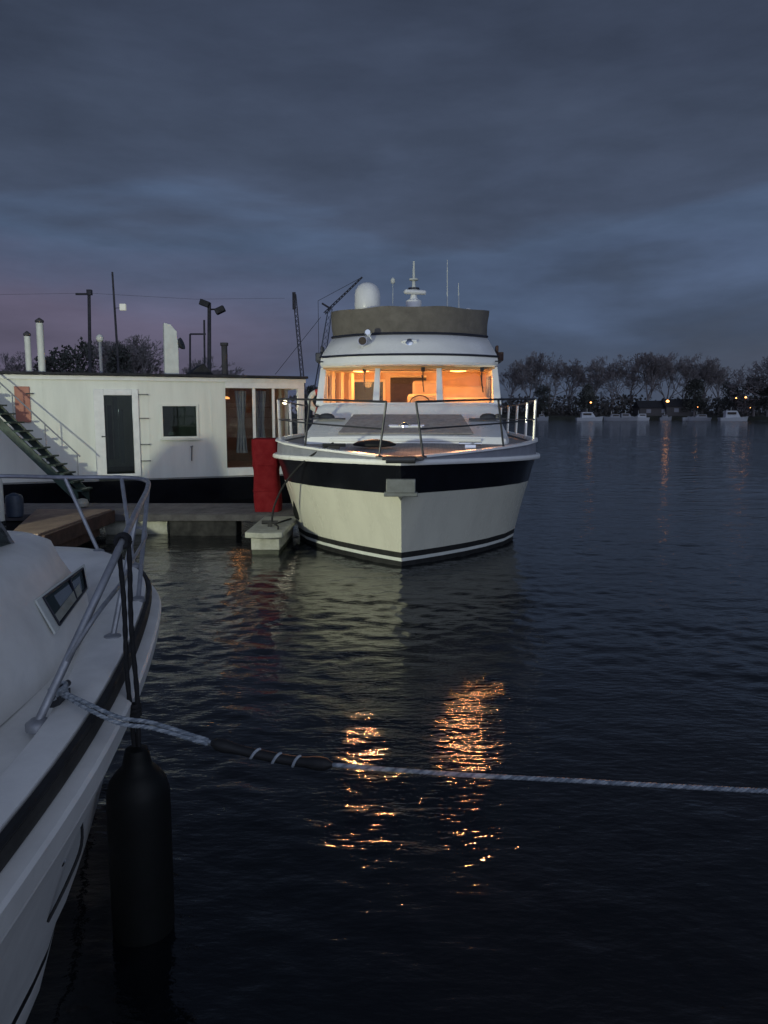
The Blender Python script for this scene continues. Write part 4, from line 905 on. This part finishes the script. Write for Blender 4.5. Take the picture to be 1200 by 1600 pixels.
far = [('bare', 1, 796, 212, 566, 'bare far-shore tree half hidden by the yacht side rail', 1.0), ('bare', 2, 826, 214, 547, 'tall bare far-shore tree just right of the yacht stern rail', .95),
       ('wide', 3, 858, 210, 549, 'spreading bare far-shore tree second to the right of the yacht', .95), ('ever', 11, 848, 204, 598, 'low dark evergreen at the far waterline right of the yacht rail', 1.5),
       ('bare', 4, 888, 216, 560, 'bare far-shore tree behind the left street lamp', 1.0), ('ever', 12, 915, 205, 590, 'dark evergreen behind the left street lamp', 1.1),
       ('wide', 5, 925, 214, 556, 'wide bare tree rising above the left street lamp', 1.0), ('bare', 1, 955, 210, 552, 'bare far-shore tree right of the left street lamp', 1.0),
       ('wide', 3, 985, 215, 556, 'bare far-shore tree above the row of low white boats', 1.0), ('bare', 6, 1012, 210, 550, 'bare far-shore tree left of the middle street lamp', 1.0),
       ('bare', 2, 1040, 213, 549, 'tallest bare tree above the middle street lamp', 1.0), ('wide', 5, 1068, 214, 551, 'wide bare tree just right of the middle street lamp', .95),
       ('ever', 11, 1085, 203, 588, 'dark evergreen right of the middle street lamp', 1.2), ('bare', 4, 1098, 212, 556, 'bare tree sloping off towards the gap in the far trees', 1.0), ('bare', 6, 1122, 214, 574, 'small bare tree at the gap in the far trees', 1.0),
       ('round', 13, 1142, 200, 592, 'low round evergreen behind the white cabin cruiser', 1.2), ('round', 14, 1178, 196, 582, 'round evergreen above the pair of right street lamps', 1.3), ('wide', 3, 1205, 188, 552, 'big bare tree at the right edge of the photo', 1.0), ('ever', 12, 1200, 184, 588, 'dark evergreen low at the right edge of the photo', 1.5)]
for k, s_, u, y, vt, lab, wd in far: plant(k, s_, u, y, vt, 1.0, lab, wd)
near = [('wide', 5, 22, 64, 546, 'bare tree at the far left behind the slim vent pipe', 1.1), ('round', 13, 122, 60, 522, 'dark bushy evergreen behind the houseboat between vent pipe and pole', .85), ('round', 14, 88, 62, 545, 'lower evergreen just right of the tall vent pipe', 1.0), ('wide', 3, 240, 62, 522, 'bare tree behind the white chimney board', 1.1),
        ('bare', 6, 215, 66, 530, 'slender bare tree left of the white chimney board', 1.3), ('ever', 11, 190, 58, 530, 'dark rounded evergreen at the foot of the leaning pole', .8), ('wide', 5, 305, 66, 556, 'low bare tree behind the floodlight mast', 1.3), ('round', 14, 488, 64, 598, 'low dark bush between houseboat and yacht', 1.2), ('bare', 4, 345, 70, 572, 'small bare tree behind the black stove pipe', 1.4)]
for k, s_, u, y, vt, lab, wd in near: plant(k, s_, u, y, vt, .9, lab, wd)
# undergrowth nobody could count along both banks
def brush(name, spots, hts, m):
    mb = MB(); rnd = random.Random(3)
    for (x, y, z) in spots:
        h = rnd.uniform(*hts)
        for _ in range(26):
            p = Vector((x + rnd.gauss(0, h * .7), y + rnd.gauss(0, .8), z + h * rnd.random() ** 1.3)); s_ = rnd.uniform(.12, .3) * h * .4
            a = Vector((rnd.gauss(0, 1), rnd.gauss(0, 1), rnd.gauss(0, 1))).normalized(); b = a.orthogonal().normalized(); mb.add([p - a * s_, p + b * s_, p + a * s_, p - b * s_], [(0, 1, 2, 3)])
    return tag(mb.build(name, m, smooth=0, fix=False), kind='stuff')
rnd = random.Random(5)
brush('shore_undergrowth', [(rnd.uniform(10, 135), rnd.uniform(206, 225), .8) for _ in range(420)], (2.0, 6.0), M['shrub'])
brush('bank_undergrowth', [(rnd.uniform(-42, -6), rnd.uniform(52, 60), .8) for _ in range(160)], (1.2, 2.6), M['shrub'])

# ------------------------------------------------------------------ far-shore boats, houses and lamps
def far_boat(u, y, Lm, Hc, label, name='moored_boat', flip=1, cab=True, m='boatfar'):
    Lm *= .86; Hc *= .85; q = atY(u, 655, y); o = thing(name, (q.x, y, 0), label, 'boat', group='small boats moored on the far shore', local=True)
    hb = MB(); rings = []
    for f, wv, zz in ((-.5, .32, .75), (-.2, .36, .75), (.2, .33, .85), (.42, .16, 1.0), (.5, .01, 1.1)):
        x = f * Lm * flip; w_ = wv * Lm * .42
        rings.append([(x * .94, -w_ * .7, -.1), (x, -w_, zz), (x, w_, zz), (x * .94, w_ * .7, -.1)])
    hb.loft(rings, caps=(True, True)); hb.build('hull', M[m], o, smooth=30)
    if cab:
        c = MB(); w_ = Lm * .11
        c.loft([[(a * Lm * flip, s_, z) for a, s_ in ((-.32, -w_), (.22, -w_ * .8), (.22, w_ * .8), (-.32, w_))] for z in (.7,)] + [[(a * Lm * flip, s_, .8 + Hc) for a, s_ in ((-.30, -w_ * .9), (.08, -w_ * .7), (.08, w_ * .7), (-.30, w_ * .9))]], caps=(True, True)); cb = c.build('cabin', M[m], o, smooth=0, bevel=.05)
        c = MB(); c.box((-.11 * Lm * flip, -w_ * 1.0, .8 + Hc * .62), (Lm * .30, .06, Hc * .34)); c.build('cabin_window', M['darkin'], cb)
        c = MB(); c.tube([(-.1 * Lm, 0, .8 + Hc), (-.1 * Lm, 0, 1.6 + Hc)], .05, 5); c.build('mast', M['signwhite'], o)
    return o
far_boat(921, 186, 7.6, 1.5, 'white cruiser moored below the left street lamp', m='boatwhite')
far_boat(958, 190, 5.6, .9, 'low grey boat just right of the cruiser under the left lamp', flip=-1)
far_boat(980, 192, 6.0, 1.1, 'low white boat in the middle of the far-shore row')
far_boat(1000, 193, 5.2, 1.0, 'small white boat at the right end of the low row', flip=-1, m='boatwhite')
far_boat(1040, 195, 3.6, .7, 'tiny pale boat at the foot of the middle street lamp')
far_boat(1092, 190, 6.6, .8, 'long low pale boat between the middle and right street lamps', flip=-1)
far_boat(1146, 186, 8.2, 1.9, 'white cabin cruiser moored below the pair of right street lamps', m='boatwhite')
far_boat(848, 190, 3.4, .8, 'small dim boat showing just right of the yacht bow rail')
far_boat(1075, 192, 3.2, .9, 'little white dinghy left of the long low pale boat', cab=False, m='boatwhite')
for u, y, wd, hh_, lab in ((1062, 206, 9, 2.6, 'low house with pale gable beside the middle street lamp'), (1018, 207, 8, 2.2, 'low dark house left of the middle street lamp')):
    q = atY(u, 640, y); o = thing('shore_house', (q.x, y, 1.0), lab, 'house', local=True)
    mb = MB(); mb.box((0, 0, hh_ / 2), (wd, 5, hh_)); hw_ = mb.build('wall', M['brick'], o, smooth=0)
    mb = MB(); mb.add([(-wd / 2 - .3, -2.9, hh_), (wd / 2 + .3, -2.9, hh_), (wd / 2 + .3, 2.9, hh_), (-wd / 2 - .3, 2.9, hh_), (-wd / 2 - .3, 0, hh_ + 1.9), (wd / 2 + .3, 0, hh_ + 1.9)], [(0, 1, 5, 4), (2, 3, 4, 5), (0, 4, 3), (1, 2, 5), (0, 3, 2, 1)]); mb.build('roof', M['roof'], o, smooth=0)
    mb = MB(); mb.box((wd * .3, -2.52, hh_ * .6), (1.2, .06, 1.0)); mb.box((-wd * .2, -2.52, hh_ * .6), (1.2, .06, 1.0)); mb.build('window', M['greyband'], o)
for u, v, y, r, lab in ((923, 629, 194, .24, 'orange street lamp above the white cruiser, leftmost on the far shore'), (1043, 627, 196, .42, 'brightest orange street lamp, in the middle of the far shore'), (1150, 622, 190, .18, 'left and dimmer of the two right street lamps'), (1165, 621, 188, .25, 'right and brighter of the two right street lamps'), (1090, 636, 192, .10, 'faint low lamp above the long low pale boat'), (1172, 637, 187, .11, 'faint low lamp right of the white cabin cruiser')):
    q = atY(u, v, y); o = thing('street_lamp', (q.x, y, .9), lab, 'street lamp', group='street lamps lit on the far shore')
    mb = MB(); mb.tube([(q.x, y + .3, .9), (q.x, y + .3, q.z + .3)], [.09, .05], 6); mb.tube([(q.x, y + .3, q.z + .3), (q.x, y - .1, q.z + .25)], .04, 5); mb.build('lamp_post', M['pole'], o)
    mb = MB(); mb.lathe((q.x, y - .1, q.z - r * .7), [(.02, 0), (r * .8, r * .3), (r, r * .8), (r * .6, r * 1.3), (.02, r * 1.5)], 12); mb.build('lamp_head', M['lamp_amber'], o)

# ------------------------------------------------------------------ poles, wires and crane behind the houseboat
def base(u, y, z=.9): q = atY(u, 600, y); return Vector((q.x, y, z))
def pole_pts(u0, u1, vtop, y): a = atY(u1, 590, y); b = atY(u0, vtop, y); d = (b - a) * (1 / max(.01, b.z - a.z)); return a + d * (.9 - a.z), b
a, b = pole_pts(139, 141, 455, 34); up = thing('utility_pole', a, 'straight dark utility pole with a short crossarm behind the houseboat roof', 'utility pole')
mb = MB(); mb.tube([a, b], [.085, .07], 8); mb.build('pole', M['pole'], up)
mb = MB(); mb.box(b + Vector((-.22, 0, -.12)), (.7, .1, .08)); mb.box(b + Vector((.02, 0, -.05)), (.2, .18, .22)); mb.build('crossarm', M['pole'], up)
a2, b2 = pole_pts(175.5, 186, 425, 32); lp = thing('leaning_pole', a2, 'taller leaning dark pole with a square pale lamp behind the houseboat roof', 'pole')
mb = MB(); mb.tube([a2, b2], [.06, .04], 8); mb.build('pole', M['pole'], lp)
lq = atY(192, 480, 31.7)
mb = MB(); mb.tube([a2.lerp(b2, (lq.z - a2.z) / (b2.z - a2.z)), lq + Vector((0, .1, 0))], .012, 5); mb.build('lamp_bracket', M['pole'], lp)
mb = MB(); mb.box(lq, (.24, .14, .26)); mb.build('square_lamp', M['lamp_dim'], lp, bevel=.02)
a, b = pole_pts(327, 327, 473, 30); fl = thing('floodlight_mast', a, 'dark mast with a pair of floodlights behind the houseboat roof', 'floodlight mast')
mb = MB(); mb.tube([a, b], [.09, .07], 8); mb.build('mast', M['pole'], fl)
for dx, ln in ((-.15, 0), (.42, .3)):
    mb = MB(); mb.box(b + Vector((dx, -.1, -.04 - .25 * (dx > 0))), (.36, .28, .22), rot=Matrix.Rotation(R(-25 if dx > 0 else 20), 3, 'Y')); mb.tube([b + Vector((0, 0, -.25 if dx > 0 else 0)), b + Vector((dx, -.1, -.25 if dx > 0 else 0))], .035, 6); mb.build('floodlight', M['rubber'], fl, bevel=.03)
a, b = pole_pts(319, 320, 500, 36); a3, b3 = pole_pts(297, 297, 522, 36)
fr = thing('mast_frame', a, 'thin dark goalpost frame left of the floodlight mast', 'frame')
mb = MB(); mb.tube([a, b], .05, 6); mb.tube([a3, b3], .05, 6); mb.tube([b3, b3 + (a - a3).normalized() * (a - a3).length], .04, 6); mb.build('post', M['pole'], fr)
# overhead wires
mb = MB(); w0_ = atY(-200, 456, 34); w1_ = atY(139, 458, 34); w2_ = atY(445, 466, 40)
mb.tube([w0_, w0_.lerp(w1_, .5) - Vector((0, 0, .1)), w1_], .006, 4); mb.tube([w1_, w1_.lerp(w2_, .5) - Vector((0, 0, .15)), w2_], .006, 4)
single(mb, 'overhead_wire', M['pole'], w1_, 'thin overhead wire strung from the utility pole crossarm', 'wire')
# lattice mast and crane
def lattice(mb, a, b, w0, w1, n, r=.03):
    d = (b - a).normalized(); sx = Vector((1, 0, 0)); sx = (sx - d * sx.dot(d)).normalized(); sy = d.cross(sx)
    C = []
    for i in range(n + 1):
        f = i / n; w_ = w0 + (w1 - w0) * f; c = a.lerp(b, f); C.append([c + sx * w_ * p_ + sy * w_ * q_ for p_, q_ in ((-1, -1), (1, -1), (1, 1), (-1, 1))])
    for k in range(4): mb.tube([c[k] for c in C], r, 4)
    for i in range(n):
        for k in range(4): mb.tube([C[i][k], C[i + 1][(k + 1) % 4]], r * .6, 3)
a, b = pole_pts(460, 472.5, 460, 38); a = Vector((a.x, a.y, .9))
lm = thing('lattice_mast', a, 'dark lattice mast standing between the houseboat and the yacht', 'mast')
mb = MB(); lattice(mb, a, b, .085, .07, 30, .022); mb.build('lattice', M['pole'], lm, smooth=0)
mb = MB(); mb.box(b + Vector((-.02, 0, -.3)), (.15, .15, .8)); mb.build('mast_top', M['pole'], lm)
k0 = atY(516, 482, 40); k1 = atY(566, 433, 40); kb = atY(484, 600, 40); kb.z = .9
cr = thing('yard_crane', kb, 'blue grey lattice crane with a raised dark jib behind the yacht', 'crane')
mb = MB(); lattice(mb, kb, k0, .22, .10, 20, .018); mb.build('crane_tower', mat('crane_paint', (.06, .075, .10), .7, var=.2), cr, smooth=0)
mb = MB(); lattice(mb, k0 + Vector((-.3, 0, -.25)), k1, .05, .025, 14, .022); mb.build('crane_jib', M['pole'], cr, smooth=0)
mb = MB(); kk = atY(497, 470, 40); mb.tube([k1, kk, kb.lerp(k0, .45)], .016, 4); mb.tube([k0, atY(503, 474, 40)], .05, 5); mb.tube([k0 + Vector((-.5, .2, -.4)), atY(430, 585, 40)], .014, 4); mb.build('crane_stay', M['pole'], cr, smooth=0)
